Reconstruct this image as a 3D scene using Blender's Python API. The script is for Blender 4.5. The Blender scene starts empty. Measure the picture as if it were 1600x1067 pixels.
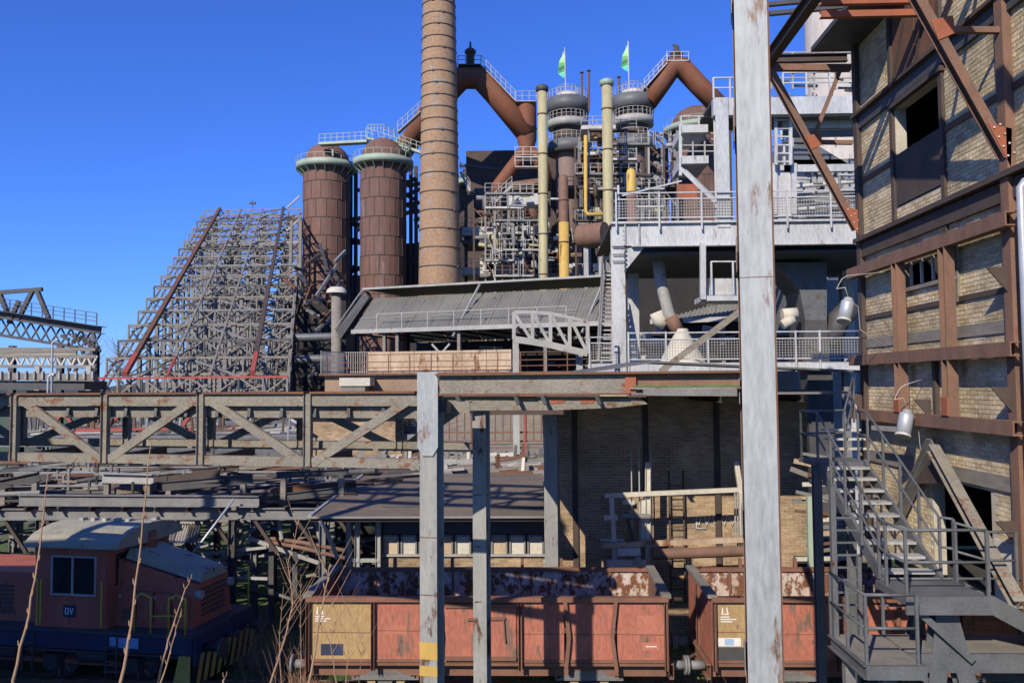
import bpy, math, random
from mathutils import Matrix, Vector
random.seed(7)
R = math.radians
# ---------------------------------------------------------------- camera, sky, sun, exposure
F = 1300.0; EYE = 7.6
CAMR = Matrix.Rotation(math.atan(40/F), 3, 'Z') @ Matrix.Rotation(R(90)+math.atan(67/F), 3, 'X') @ Matrix.Rotation(-0.007, 3, 'Z')
scene = bpy.context.scene
col = scene.collection
cam_d = bpy.data.cameras.new('camera'); cam = bpy.data.objects.new('camera', cam_d); col.objects.link(cam)
cam.matrix_world = Matrix.Translation((0, 0, EYE)) @ CAMR.to_4x4()
cam_d.sensor_width = 36.0; cam_d.lens = 36.0*F/1600.0
cam_d.clip_start = 0.1; cam_d.clip_end = 6000
scene.camera = cam
SUN = Vector((0.48, 1.0, -0.71)).normalized()
world = bpy.data.worlds.new('World'); scene.world = world; world.use_nodes = True
wn = world.node_tree; bg = wn.nodes['Background']
sky = wn.nodes.new('ShaderNodeTexSky'); sky.sky_type = 'NISHITA'; sky.sun_disc = False
sky.sun_elevation = math.asin(-SUN.z); sky.sun_rotation = math.atan2(-SUN.x, -SUN.y)
sky.air_density = 1.0; sky.dust_density = 0.1; sky.ozone_density = 4.0
tint = wn.nodes.new('ShaderNodeMix'); tint.data_type = 'RGBA'; tint.blend_type = 'MULTIPLY'
tint.inputs[0].default_value = 1.0; tint.inputs[7].default_value = (0.50, 0.88, 1.95, 1)
wn.links.new(sky.outputs[0], tint.inputs[6]); wn.links.new(tint.outputs[2], bg.inputs['Color'])
bg.inputs['Strength'].default_value = 0.085
sl = bpy.data.lights.new('sun', 'SUN'); sl.energy = 5.0; sl.angle = R(0.5); sl.color = (1.0, 0.91, 0.77)
so = bpy.data.objects.new('sun', sl); col.objects.link(so); so.location = (-30, -60, 60)
so.rotation_euler = SUN.to_track_quat('-Z', 'Y').to_euler()
vs = scene.view_settings; vs.view_transform = 'Standard'; vs.look = 'None'; vs.exposure = 0.18; vs.gamma = 1.0; vs.use_curve_mapping = False

# ---------------------------------------------------------------- helpers
CO = Vector((0, 0, EYE))
def ray(px, py):
    return CAMR @ Vector(((px-800)/F, -(py-533.5)/F, -1))
def P(px, py, d):
    r = ray(px, py); return CO + r*(d/r.y)
def PX(px, py, X):
    r = ray(px, py); return CO + r*(X/r.x)
def V(*a): return Vector(a)
class Frame:
    """horizontal frame: o + t*u + s*v"""
    def __init__(s, X, Y, ux, uy):
        s.o = Vector((X, Y, 0)); s.u = Vector((ux, uy, 0)).normalized(); s.v = Vector((-s.u.y, s.u.x, 0))
    def at(s, t, q, z): return s.o + s.u*t + s.v*q + Vector((0, 0, z))
    def tpx(s, px, q=0, py=640):
        r = ray(px, py); b = s.o + s.v*q
        # b + t u = k r
        det = s.u.x*(-r.y) - s.u.y*(-r.x)
        return ((-b.x)*(-r.y) - (-b.y)*(-r.x))/det
class MB:
    def __init__(s): s.v = []; s.f = []; s.sm = []; s.att = []
    def quad(s, pts, smooth=False):
        n = len(s.v); s.v += [Vector(p) for p in pts]; s.f.append(tuple(range(n, n+len(pts)))); s.sm.append(smooth); return s
    def hexa(s, p, sm=False):
        n = len(s.v); s.v += [Vector(q) for q in p]
        for q in ((0,3,2,1),(4,5,6,7),(0,1,5,4),(1,2,6,5),(2,3,7,6),(3,0,4,7)):
            s.f.append(tuple(n+i for i in q)); s.sm.append(sm)
        return s
    def box(s, a, b):
        x0,y0,z0 = a; x1,y1,z1 = b
        if x0>x1: x0,x1=x1,x0
        if y0>y1: y0,y1=y1,y0
        if z0>z1: z0,z1=z1,z0
        return s.hexa([(x0,y0,z0),(x1,y0,z0),(x1,y1,z0),(x0,y1,z0),(x0,y0,z1),(x1,y0,z1),(x1,y1,z1),(x0,y1,z1)])
    def obox(s, p, q, w, h, up=None):
        p = Vector(p); q = Vector(q); d = q-p; sd, u = axes(d, up)
        a = sd*(w/2); b = u*(h/2)
        return s.hexa([p-a-b, q-a-b, q+a-b, p+a-b, p-a+b, q-a+b, q+a+b, p+a+b])
    def plate(s, pts, th):
        """convex polygon pts extruded by vector th"""
        n = len(s.v); k = len(pts); th = Vector(th)
        s.v += [Vector(p) for p in pts] + [Vector(p)+th for p in pts]
        s.f.append(tuple(range(n+k-1, n-1, -1))); s.f.append(tuple(range(n+k, n+2*k))); s.sm += [False, False]
        for i in range(k):
            j = (i+1) % k; s.f.append((n+i, n+j, n+k+j, n+k+i)); s.sm.append(False)
        return s
    def tube(s, pts, r, n=10, caps=True, r2=None):
        pts = [Vector(p) for p in pts]; m = len(pts); rings = []
        up = None
        for i, p in enumerate(pts):
            if i == 0: d = pts[1]-p
            elif i == m-1: d = p-pts[i-1]
            else: d = (pts[i+1]-p).normalized() + (p-pts[i-1]).normalized()
            sd, u = axes(d, up); up = u
            k = 1.0
            if 0 < i < m-1:
                c = (pts[i+1]-p).normalized().dot((p-pts[i-1]).normalized()); k = 1/max(.5, math.sqrt(max(.01,(1+c)/2)))
            rr = r if r2 is None else r + (r2-r)*i/(m-1)
            base = len(s.v); rings.append(base)
            for j in range(n):
                a = 2*math.pi*j/n; s.v.append(p + (sd*math.cos(a) + u*math.sin(a))*rr*(k if m > 2 else 1))
        for i in range(m-1):
            for j in range(n):
                a, b = rings[i], rings[i+1]; jj = (j+1) % n
                s.f.append((a+j, a+jj, b+jj, b+j)); s.sm.append(True)
        if caps:
            s.f.append(tuple(rings[0]+j for j in reversed(range(n)))); s.f.append(tuple(rings[-1]+j for j in range(n))); s.sm += [False, False]
        return s
    def lathe(s, c, prof, n=24, a0=0, a1=2*math.pi, caps=False):
        c = Vector(c); full = abs(a1-a0-2*math.pi) < 1e-6; cols = n if full else n+1; base = len(s.v)
        for (r, z) in prof:
            for j in range(cols):
                a = a0+(a1-a0)*j/n; s.v.append(c+Vector((r*math.cos(a), r*math.sin(a), z)))
        for i in range(len(prof)-1):
            sharp = False
            for j in range(n):
                jj = (j+1) % cols; a = base+i*cols; b = a+cols
                s.f.append((a+j, a+jj, b+jj, b+j)); s.sm.append(True)
        return s
    def corr(s, p0, u, v, n, amp, nrm, seg=4):
        """corrugated sheet: waves along v, ridges along u"""
        p0 = Vector(p0); u = Vector(u); v = Vector(v); nrm = Vector(nrm).normalized(); b = len(s.v); N = n*seg
        for i in range(N+1):
            o = nrm*(amp*math.sin(2*math.pi*i/seg)); q = p0+v*(i/N)+o; s.v += [q, q+u]
        for i in range(N):
            a = b+2*i; s.f.append((a, a+2, a+3, a+1)); s.sm.append(True)
        return s
def axes(d, up=None):
    d = Vector(d).normalized(); up = Vector(up) if up is not None else Vector((0, 0, 1))
    if abs(d.dot(up)) > 0.98: up = Vector((0, 1, 0)) if abs(d.y) < .9 else Vector((1, 0, 0))
    sd = d.cross(up).normalized(); u = sd.cross(d).normalized(); return sd, u
WM = {}
def link(name, mesh, mat, world, parent):
    o = bpy.data.objects.new(name, mesh); col.objects.link(o)
    if mesh is not None and mat is not None and len(mesh.materials) == 0: mesh.materials.append(mat)
    if parent is not None:
        o.parent = parent; o.matrix_parent_inverse = WM[parent.name].inverted()
    o.matrix_basis = world; WM[o.name] = world.copy(); return o
def mkmesh(mb, name, M=None, centre=True):
    vs_ = [M @ p for p in mb.v] if M is not None else mb.v
    c = Vector((0, 0, 0))
    if centre and vs_:
        lo = [min(p[i] for p in vs_) for i in range(3)]; hi = [max(p[i] for p in vs_) for i in range(3)]
        c = Vector(((lo[0]+hi[0])/2, (lo[1]+hi[1])/2, lo[2]))
    me = bpy.data.meshes.new(name); me.from_pydata([p-c for p in vs_], [], mb.f)
    me.polygons.foreach_set('use_smooth', mb.sm)
    if mb.att:
        a = me.attributes.new('rnd', 'FLOAT', 'FACE'); a.data.foreach_set('value', mb.att)
    me.update(); return me, c
def obj(name, mb, mat, parent=None, M=None):
    me, c = mkmesh(mb, name, M); return link(name, me, mat, Matrix.Translation(c), parent)
def tag(o, label, cat=None, group=None, kind=None):
    if label: o['label'] = label
    if cat: o['category'] = cat
    if group: o['group'] = group
    if kind: o['kind'] = kind
    return o
def struct(name, mb, mat, label=None):
    o = obj(name, mb, mat); o['kind'] = 'structure'
    if label: o['label'] = label
    return o
UNIT = {}
def unit(prof, mat):
    k = (prof, mat.name)
    if k in UNIT: return UNIT[k]
    mb = MB()
    def bx(y0, y1, z0, z1): mb.box((0, y0, z0), (1, y1, z1))
    if prof == 'box': bx(-.5, .5, -.5, .5)
    elif prof == 'I': bx(-.5, .5, .42, .5); bx(-.5, .5, -.5, -.42); bx(-.05, .05, -.42, .42)
    elif prof == 'H': bx(.42, .5, -.5, .5); bx(-.5, -.42, -.5, .5); bx(-.42, .42, -.05, .05)
    elif prof == 'C': bx(-.5, .5, .40, .5); bx(-.5, .5, -.5, -.40); bx(.38, .5, -.40, .40)
    elif prof == 'L': bx(-.5, .5, -.5, -.38); bx(.38, .5, -.38, .5)
    elif prof == 'tube':
        mb.tube([(0, 0, 0), (1, 0, 0)], .5, 12)
    me, _ = mkmesh(mb, prof+'_bar', None, False); me.materials.append(mat); UNIT[k] = me; return me
class T:
    def __init__(s, name, label, cat, loc=(0, 0, 0), group=None, M=None):
        s.M = M; s.e = link(name, None, None, Matrix.Translation(Vector(loc) if M is None else M @ Vector(loc)), None)
        s.e.empty_display_size = .3; tag(s.e, label, cat, group, 'thing')
    def bar(s, name, p, q, w, h, mat, prof='box', up=None, parent=None):
        p = Vector(p); q = Vector(q)
        if s.M is not None:
            p = s.M @ p; q = s.M @ q
            if up is not None: up = s.M.to_3x3() @ Vector(up)
        d = q-p; sd, u = axes(d, up)
        m = Matrix(((d.x, sd.x*w, u.x*h, p.x), (d.y, sd.y*w, u.y*h, p.y), (d.z, sd.z*w, u.z*h, p.z), (0, 0, 0, 1)))
        return link(name, unit(prof, mat), mat, m, parent or s.e)
    def mesh(s, name, mb, mat, parent=None, label=None):
        o = obj(name, mb, mat, parent or s.e, s.M)
        if label: o['label'] = label
        return o
    def box(s, name, a, b, mat, parent=None): return s.mesh(name, MB().box(a, b), mat, parent)
    def railing(s, pts, h, mat, step=1.2, rails=(1.0, .5), r=.03, parent=None, joined=True, name='railing'):
        pts = [Vector(p) for p in pts]; mb = MB()
        def put(nm, a, b, w):
            if joined: mb.obox(a, b, w, w)
            else: s.bar(nm, a, b, w, w, mat, 'box', None, parent)
        Z = Vector((0, 0, 1))
        for i in range(len(pts)-1):
            a, b = pts[i], pts[i+1]; L = (b-a).length; n = max(1, round(L/step))
            for k in range(n+(1 if i == len(pts)-2 else 0)):
                p = a.lerp(b, k/n); put('railing_post', p, p+Z*h, r*1.3)
            for f in rails: put('rail', a+Z*h*f, b+Z*h*f, r)
        if joined: return s.mesh(name, mb, mat, parent)
def wiremesh(a, b, h, sp=.1, w=.012):
    mb = MB(); a = Vector(a); b = Vector(b); L = (b-a).length; n = max(2, int(L/sp)); Z = Vector((0, 0, 1))
    for i in range(n+1): p = a.lerp(b, i/n); mb.obox(p, p+Z*h, w, w)
    m = max(2, int(h/sp))
    for j in range(m+1): mb.obox(a+Z*h*j/m, b+Z*h*j/m, w, w)
    return mb
# ---------------------------------------------------------------- materials
MT = {}
RUST = (.13, .045, .018)
def mat(name, c, c2=None, rust=0.0, rough=.6, metal=0.0, sc=1.5, bump=.15, streak=1.0, rustc=RUST, fine=.25, spec=.4):
    m = bpy.data.materials.new(name); m.use_nodes = True; nt = m.node_tree; N = nt.nodes; Lk = nt.links
    b = N['Principled BSDF']; b.inputs['Roughness'].default_value = rough; b.inputs['Metallic'].default_value = metal
    b.inputs['Specular IOR Level'].default_value = spec
    g = N.new('ShaderNodeNewGeometry'); mp = N.new('ShaderNodeMapping'); Lk.new(g.outputs['Position'], mp.inputs[0])
    mp.inputs['Scale'].default_value = (1, 1, 1/streak)
    def noise(scale, det=6, rough_=.6):
        n = N.new('ShaderNodeTexNoise'); n.inputs['Scale'].default_value = scale; n.inputs['Detail'].default_value = det
        n.inputs['Roughness'].default_value = rough_; Lk.new(mp.outputs[0], n.inputs['Vector']); return n.outputs['Fac']
    def ramp(inp, lo, hi):
        r = N.new('ShaderNodeMapRange'); r.inputs[1].default_value = lo; r.inputs[2].default_value = hi; Lk.new(inp, r.inputs[0]); return r.outputs[0]
    def mix(f, a, c_, mode='MIX'):
        x = N.new('ShaderNodeMix'); x.data_type = 'RGBA'; x.blend_type = mode
        for sock, val in ((0, f), (6, a), (7, c_)):
            if hasattr(val, 'is_linked'): Lk.new(val, x.inputs[sock])
            elif isinstance(val, tuple): x.inputs[sock].default_value = (*val[:3], 1)
            else: x.inputs[sock].default_value = val
        return x.outputs[2]
    if c2 is None: c2 = tuple(v*.62 for v in c)
    out = mix(ramp(noise(sc), .35, .65), c, c2)
    fn = noise(sc*14, 4)
    out = mix(fine, out, mix(ramp(fn, .3, .7), tuple(v*.45 for v in c), tuple(min(1, v*1.35) for v in c)))
    if rust > 0:
        rn = noise(sc*2.3, 9, .7); t = .72-.34*rust
        out = mix(ramp(rn, t, t+.07), out, mix(ramp(fn, .3, .7), rustc, tuple(v*.45 for v in rustc)))
    Lk.new(out, b.inputs['Base Color'])
    if bump:
        bp = N.new('ShaderNodeBump'); bp.inputs['Strength'].default_value = bump; bp.inputs['Distance'].default_value = .02
        Lk.new(fn, bp.inputs['Height']); Lk.new(bp.outputs[0], b.inputs['Normal'])
    MT[name] = m; return m
def brickmat(name, c, c2, c3):
    m = bpy.data.materials.new(name); m.use_nodes = True; nt = m.node_tree; N = nt.nodes; Lk = nt.links
    b = N['Principled BSDF']; b.inputs['Roughness'].default_value = .9; b.inputs['Specular IOR Level'].default_value = .2
    at = N.new('ShaderNodeAttribute'); at.attribute_name = 'rnd'
    cr = N.new('ShaderNodeValToRGB'); e = cr.color_ramp; e.elements[0].color = (*c, 1); e.elements[1].color = (*c3, 1); e.elements.new(.55).color = (*c2, 1)
    Lk.new(at.outputs['Fac'], cr.inputs[0])
    g = N.new('ShaderNodeNewGeometry'); n = N.new('ShaderNodeTexNoise'); n.inputs['Scale'].default_value = 1.1; n.inputs['Detail'].default_value = 8
    Lk.new(g.outputs['Position'], n.inputs['Vector'])
    n2 = N.new('ShaderNodeTexNoise'); n2.inputs['Scale'].default_value = 28; n2.inputs['Detail'].default_value = 5; Lk.new(g.outputs['Position'], n2.inputs['Vector'])
    mr = N.new('ShaderNodeMapRange'); mr.inputs[1].default_value = .3; mr.inputs[2].default_value = .7; mr.inputs[3].default_value = .55; mr.inputs[4].default_value = 1.15; Lk.new(n.outputs['Fac'], mr.inputs[0])
    mr2 = N.new('ShaderNodeMapRange'); mr2.inputs[1].default_value = .3; mr2.inputs[2].default_value = .7; mr2.inputs[3].default_value = .75; mr2.inputs[4].default_value = 1.15; Lk.new(n2.outputs['Fac'], mr2.inputs[0])
    mu = N.new('ShaderNodeMath'); mu.operation = 'MULTIPLY'; Lk.new(mr.outputs[0], mu.inputs[0]); Lk.new(mr2.outputs[0], mu.inputs[1])
    x = N.new('ShaderNodeMix'); x.data_type = 'RGBA'; x.blend_type = 'MULTIPLY'; x.inputs[0].default_value = 1
    Lk.new(cr.outputs[0], x.inputs[6]); Lk.new(mu.outputs[0], x.inputs[7]); Lk.new(x.outputs[2], b.inputs['Base Color'])
    bp = N.new('ShaderNodeBump'); bp.inputs['Strength'].default_value = .2; bp.inputs['Distance'].default_value = .01; Lk.new(n2.outputs['Fac'], bp.inputs['Height']); Lk.new(bp.outputs[0], b.inputs['Normal'])
    MT[name] = m; return m
grey = mat('paint_grey', (.37, .385, .385), (.25, .265, .27), .28, .5, 0, 1.3, .1, 2.2, (.22, .11, .055))
greyd = mat('paint_grey_tall', (.36, .37, .365), (.23, .24, .24), .42, .5, 0, 1.1, .12, 4.5, (.21, .115, .06), .35)
grey2 = mat('paint_grey_worn', (.30, .295, .27), (.20, .195, .18), .48, .6, 0, 1.4, .15, 3)
olive = mat('steel_olive', (.24, .215, .17), (.145, .13, .105), .5, .7, 0, 1.6, .25, .6, (.22, .10, .05), .45)
rustb = mat('rust_brown', (.17, .08, .045), (.10, .052, .036), .3, .8, 0, 1.2, .25, 2, (.28, .09, .035))
rustd = mat('rust_dark', (.085, .058, .045), (.05, .04, .035), .25, .8, 0, 1.5, .25, 1)
rusto = mat('rust_orange', (.33, .10, .045), (.22, .075, .04), .25, .75, 0, 2, .2, 1, (.12, .04, .02))
rustfr = mat('rust_frame', (.215, .115, .075), (.13, .08, .058), .35, .8, 0, 2.5, .3, 2, (.27, .095, .045))
sdark = mat('steel_dark', (.075, .072, .07), (.045, .045, .046), .2, .6, 0, 2, .2)
smid = mat('steel_grey', (.21, .205, .195), (.13, .13, .13), .3, .6, 0, 1.6, .2)
slight = mat('steel_light', (.36, .35, .32), (.24, .235, .22), .3, .6, 0, 1.2, .15, 2)
sblue = mat('steel_bluegrey', (.125, .128, .13), (.075, .08, .085), .32, .5, 0, 2, .15)
white = mat('white_paint', (.49, .495, .485), (.31, .315, .31), .36, .5, 0, 1.1, .1, 4, (.26, .19, .14), .35)
whited = mat('white_dirty', (.52, .51, .48), (.36, .35, .33), .35, .6, 0, .9, .15, 3)
green = mat('pale_green_paint', (.33, .40, .31), (.24, .30, .24), .2, .6, 0, .4, .1, 3)
cowper = mat('stove_rust', (.175, .09, .066), (.09, .053, .043), .45, .75, 0, .22, .15, 6, (.25, .17, .145), .4)
downc = mat('downcomer_rust', (.21, .075, .036), (.11, .05, .03), .25, .75, 0, .12, .1, 2, (.28, .085, .03))
furn = mat('furnace_shell', (.24, .165, .14), (.13, .09, .078), .3, .7, 0, .3, .1, 8, (.30, .20, .16))
ringm = mat('ring_grey', (.125, .13, .13), (.08, .085, .085), .2, .55, 0, .5, .1, 2)
ochre = mat('pipe_ochre', (.40, .36, .19), (.30, .26, .15), .3, .6, 0, .5, .1, 4)
yel = mat('yellow_paint', (.56, .37, .08), (.42, .27, .07), .4, .6, 0, .5, .1, 4)
conc = mat('concrete_stained', (.50, .40, .28), (.28, .17, .10), .5, .9, 0, .7, .2, 2, (.25, .11, .05))
corrm = mat('corrugated_sheet', (.17, .166, .145), (.11, .108, .098), .2, .7, 0, .5, .1, 2)
tar = mat('tar_paper', (.17, .132, .098), (.105, .085, .066), 0, .95, 0, .6, .3, 1)
wred = mat('wagon_red', (.40, .135, .088), (.31, .115, .08), .52, .8, 0, 1.5, .2, 3.5, (.21, .135, .10), .45)
wpatch = mat('wagon_patch_red', (.44, .16, .105), (.37, .13, .085), .38, .7, 0, 2, .1)
woch = mat('wagon_ochre', (.40, .265, .12), (.30, .20, .10), .38, .8, 0, 1.6, .15, 3.5, (.24, .15, .09), .4)
winn = mat('wagon_inside', (.55, .48, .43), (.36, .24, .18), .74, .9, 0, 2.2, .3, 1.5, (.22, .09, .045))
wfr = mat('wagon_frame_rust', (.22, .10, .065), (.14, .075, .05), .3, .8, 0, 2, .2)
lred = mat('loco_red', (.44, .13, .08), (.30, .09, .06), .35, .5, 0, 1.2, .08, 3, (.08, .03, .02))
lblue = mat('loco_blue', (.035, .045, .10), (.03, .032, .055), .3, .5, 0, 1.5, .08)
lroof = mat('loco_roof', (.36, .33, .24), (.22, .21, .16), .35, .7, 0, 1.0, .1)
yrail = mat('yellow_handrail', (.55, .45, .05), (.45, .36, .05), .15, .6, 0, 4, .05)
black = mat('black_paint', (.02, .02, .02), (.012, .012, .012), 0, .6, 0, 2, .05)
dark = mat('shade_black', (.03, .028, .026), (.018, .017, .016), 0, .9, 0, 1, .1)  # near-black colour stands in for the shade of interiors and backings
glass = mat('dark_glass', (.02, .025, .03), (.015, .018, .02), 0, .08, 0, 1, 0, 1, RUST, .1, .6)
sprint = mat('white_lettering', (.72, .70, .66), (.62, .6, .57), 0, .7, 0, 5, 0)
wood = mat('weathered_wood', (.24, .215, .18), (.15, .135, .115), 0, .9, 0, 2, .3, .3)
bark = mat('twig_bark', (.36, .22, .13), (.25, .15, .09), 0, .8, 0, 20, .1)
leafm = mat('weed_leaf', (.10, .16, .04), (.06, .10, .025), 0, .7, 0, 6, .1)
mortar = mat('mortar', (.50, .45, .36), (.36, .32, .25), 0, .95, 0, 1.5, .3)
lime = mat('limewash', (.60, .58, .55), (.48, .46, .43), 0, .9, 0, 1.5, .2)
galv = mat('galvanised', (.45, .47, .49), (.36, .38, .40), .05, .4, .3, 3, .05)
dirtc = mat('pale_concrete', (.55, .51, .42), (.42, .39, .33), .15, .9, 0, .8, .2)
stackm = mat('pale_stack', (.52, .47, .42), (.40, .35, .31), .3, .8, 0, .15, .1, 4, (.28, .17, .12))
brickm = brickmat('brick_yellow', (.50, .385, .225), (.62, .49, .30), (.69, .575, .39))
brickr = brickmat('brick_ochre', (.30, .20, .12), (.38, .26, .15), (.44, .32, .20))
chim = mat('chimney_brick', (.34, .215, .125), (.27, .175, .11), .5, .9, 0, .3, .3, 1.2, (.39, .31, .235), .5)
def groundmat():
    m = bpy.data.materials.new('ground_gravel_moss'); m.use_nodes = True; nt = m.node_tree; N = nt.nodes; Lk = nt.links; b = N['Principled BSDF']; b.inputs['Roughness'].default_value = .95
    g = N.new('ShaderNodeNewGeometry')
    def noise(s, d=6):
        n = N.new('ShaderNodeTexNoise'); n.inputs['Scale'].default_value = s; n.inputs['Detail'].default_value = d; Lk.new(g.outputs['Position'], n.inputs['Vector']); return n.outputs['Fac']
    def ramp(f, a, c, lo, hi):
        r = N.new('ShaderNodeValToRGB'); r.color_ramp.elements[0].color = (*a, 1); r.color_ramp.elements[1].color = (*c, 1)
        r.color_ramp.elements[0].position = lo; r.color_ramp.elements[1].position = hi; Lk.new(f, r.inputs[0]); return r.outputs[0]
    gr = ramp(noise(22, 8), (.045, .04, .032), (.20, .18, .145), .3, .7)
    ms = ramp(noise(9, 8), (.03, .055, .012), (.10, .16, .035), .3, .7)
    x = N.new('ShaderNodeMix'); x.data_type = 'RGBA'; f = N.new('ShaderNodeMapRange'); f.inputs[1].default_value = .36; f.inputs[2].default_value = .48
    Lk.new(noise(.35), f.inputs[0]); Lk.new(f.outputs[0], x.inputs[0]); Lk.new(gr, x.inputs[6]); Lk.new(ms, x.inputs[7]); Lk.new(x.outputs[2], b.inputs['Base Color'])
    bp = N.new('ShaderNodeBump'); bp.inputs['Strength'].default_value = .6; bp.inputs['Distance'].default_value = .04; Lk.new(noise(18, 6), bp.inputs['Height']); Lk.new(bp.outputs[0], b.inputs['Normal'])
    return m
gm = groundmat()
# ---------------------------------------------------------------- ground, terrain
struct('ground', MB().quad([(-1500, -60, 0), (1500, -60, 0), (1500, 3000, 0), (-1500, 3000, 0)]), gm, 'gravel and mossy ground of the works yard')
hm = MB(); nx = 60
for i in range(nx):
    def hz(k): return 16+9*math.sin(k*.31)+5*math.sin(k*.83+1)+2*math.sin(k*2.1)
    x0 = -900+i*30; x1 = x0+30
    hm.quad([(x0, 800, -1), (x1, 800, -1), (x1, 900, hz(i+1)), (x0, 900, hz(i))], True); hm.quad([(x0, 900, hz(i)), (x1, 900, hz(i+1)), (x1, 1100, -1), (x0, 1100, -1)], True)
struct('hills', hm, mat('far_woods', (.07, .075, .06), (.045, .055, .04), 0, .95, 0, .05, 0), 'low wooded hills beyond the works')
# railway tracks under wagons
for k, y0 in enumerate((20.1,)):
    t = T('railway_track', 'rusty railway track under the red open wagons', 'track', (2, y0, 0))
    for dy in (-.72, .72): t.bar('rail', (-30, y0+dy, .24), (30, y0+dy, .24), .07, .14, rustb, 'I')
    for i in range(60): t.box('sleeper', (-18+i*.62, y0-1.25, 0.01), (-18+i*.62+.25, y0+1.25, .16), wood)
# unseen hall added left of the viewpoint to throw shade over the locomotive
nh = T('added_shade_hall', 'plain brick hall added out of view to shade the locomotive', 'building', (-24, 0, 0))
nh.box('wall', (-34, -12, 0), (-14.6, 8, 12.8), mat('hall_brick', (.33, .24, .15), (.25, .18, .12), 0, .9)); nh.box('roof', (-34.3, -12.3, 12.8), (-14.3, 8.2, 13.0), sdark)
# ---------------------------------------------------------------- brick walls
def brickwall(t, o, u, n, L, z0, z1, holes, mt, singles=0, near=None, bl=.25, bh=.083, part='brick', mm=None, depth=.11):
    """bricks proud of a mortar backing; u along wall, n outward normal"""
    o = Vector(o); u = Vector(u).normalized(); n = Vector(n).normalized(); Z = Vector((0, 0, 1))
    def hole(a, b, c, d): return any(a < h[1] and b > h[0] and c < h[3] and d > h[2] for h in holes)
    us = sorted({0, L} | {min(max(h[i], 0), L) for h in holes for i in (0, 1)}); zs = sorted({z0, z1} | {min(max(h[i], z0), z1) for h in holes for i in (2, 3)})
    bk = MB()
    for i in range(len(us)-1):
        for j in range(len(zs)-1):
            if hole(us[i]+1e-4, us[i+1]-1e-4, zs[j]+1e-4, zs[j+1]-1e-4): continue
            a = o+u*us[i]+Z*zs[j]; b = o+u*us[i+1]+Z*zs[j]; h = Z*(zs[j+1]-zs[j]); k = n*(-.24)
            bk.hexa([a+k, b+k, b, a, a+k+h, b+k+h, b+h, a+h])
    t.mesh('mortar_backing', bk, mm or mortar)
    lst = []
    r = 0; z = z0
    while z+bh <= z1+.001:
        x = -(.5*bl if r % 2 else 0)
        while x < L:
            a = max(x, 0); b = min(x+bl-.012, L)
            if b-a > .04 and not hole(a, b, z, z+bh-.012):
                lst.append((a, b, z))
            x += bl
        z += bh; r += 1
    rnd = random.Random(3)
    def put(mb, a, b, z):
        e = n*(.005+rnd.random()*.008); p = o+u*a+Z*z; q = o+u*b+Z*z; h = Z*(bh-.013); k = -n*.02
        mb.hexa([p+k, q+k, q+e, p+e, p+k+h, q+k+h, q+e+h, p+e+h]); v = rnd.random(); mb.att += [v]*6
    if near is not None: lst.sort(key=lambda c: ((o+u*c[0]+Z*c[2])-near).length)
    for c in lst[:singles]:
        mb = MB(); put(mb, *c); t.mesh(part, mb, mt)
    mb = MB()
    for c in lst[singles:]: put(mb, *c)
    if mb.v:
        ob = t.mesh('brickwork', mb, mt); ob['kind'] = 'stuff'
# ---- right brick building: wall plane X = 8
WX = 8.0
bb = T('brick_building', 'yellow brick factory building with rusty steel framing and open window', 'building', (10, 15, 0))
YF = 20.6   # far corner
def wy(px): return PX(px, 500, WX).y
# u runs from the far corner toward the camera (-Y)
holes = [(YF-18.5, YF-16.4, EYE+3.85, EYE+6.05), (YF-18.5, YF-16.3, EYE+6.35, EYE+8.6), (YF-18.4, YF-16.0, EYE+2.02, EYE+2.55),
         (YF-17.3, YF-15.1, 0, EYE-1.95)]
brickwall(bb, (WX, YF, 0), (0, -1, 0), (-1, 0, 0), 11.0, EYE-3.9, EYE+8.9, holes, brickm, 300, Vector((WX, 14.2, EYE)))
# return wall at far end and roof
bb.box('end_wall', (WX+.26, YF-.02, EYE-3.9), (14, YF-.3, EYE+8.9), dark)  # coloured near-black so the window opening looks unlit inside
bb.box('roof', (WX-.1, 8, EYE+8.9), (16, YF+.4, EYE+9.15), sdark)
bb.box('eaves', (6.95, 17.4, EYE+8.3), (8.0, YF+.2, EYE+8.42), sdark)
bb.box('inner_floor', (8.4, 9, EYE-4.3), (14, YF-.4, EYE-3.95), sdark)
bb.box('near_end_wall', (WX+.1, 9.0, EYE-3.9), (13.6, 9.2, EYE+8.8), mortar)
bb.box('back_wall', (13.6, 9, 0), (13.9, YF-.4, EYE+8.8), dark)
def wallbar(z, y0, y1, h, out, m, name='girt', inset=0.0):
    return bb.box(name, (WX-out, y0, EYE+z-h/2), (WX+.05-inset, y1, EYE+z+h/2), m)
YN = 14.05
wallbar(3.2, 9.6, YF, .34, .09, rustd); wallbar(3.45, 9.6, YF, .1, .22, rustd, 'flange')
wallbar(6.35, 9.6, YF, .3, .08, sdark); wallbar(6.53, 9.6, YF, .07, .2, rustd, 'flange')
wallbar(4.9, 9.6, 16.38, .12, .04, rustb); wallbar(4.9, 18.52, YF, .12, .04, rustb)
wallbar(1.55, 9.6, YF, .1, .05, rustd); wallbar(.93, 9.6, YF, .22, .04, wood, 'timber_rail')
wallbar(-1.75, 9.6, YF, .26, .06, wood, 'timber_rail')
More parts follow.
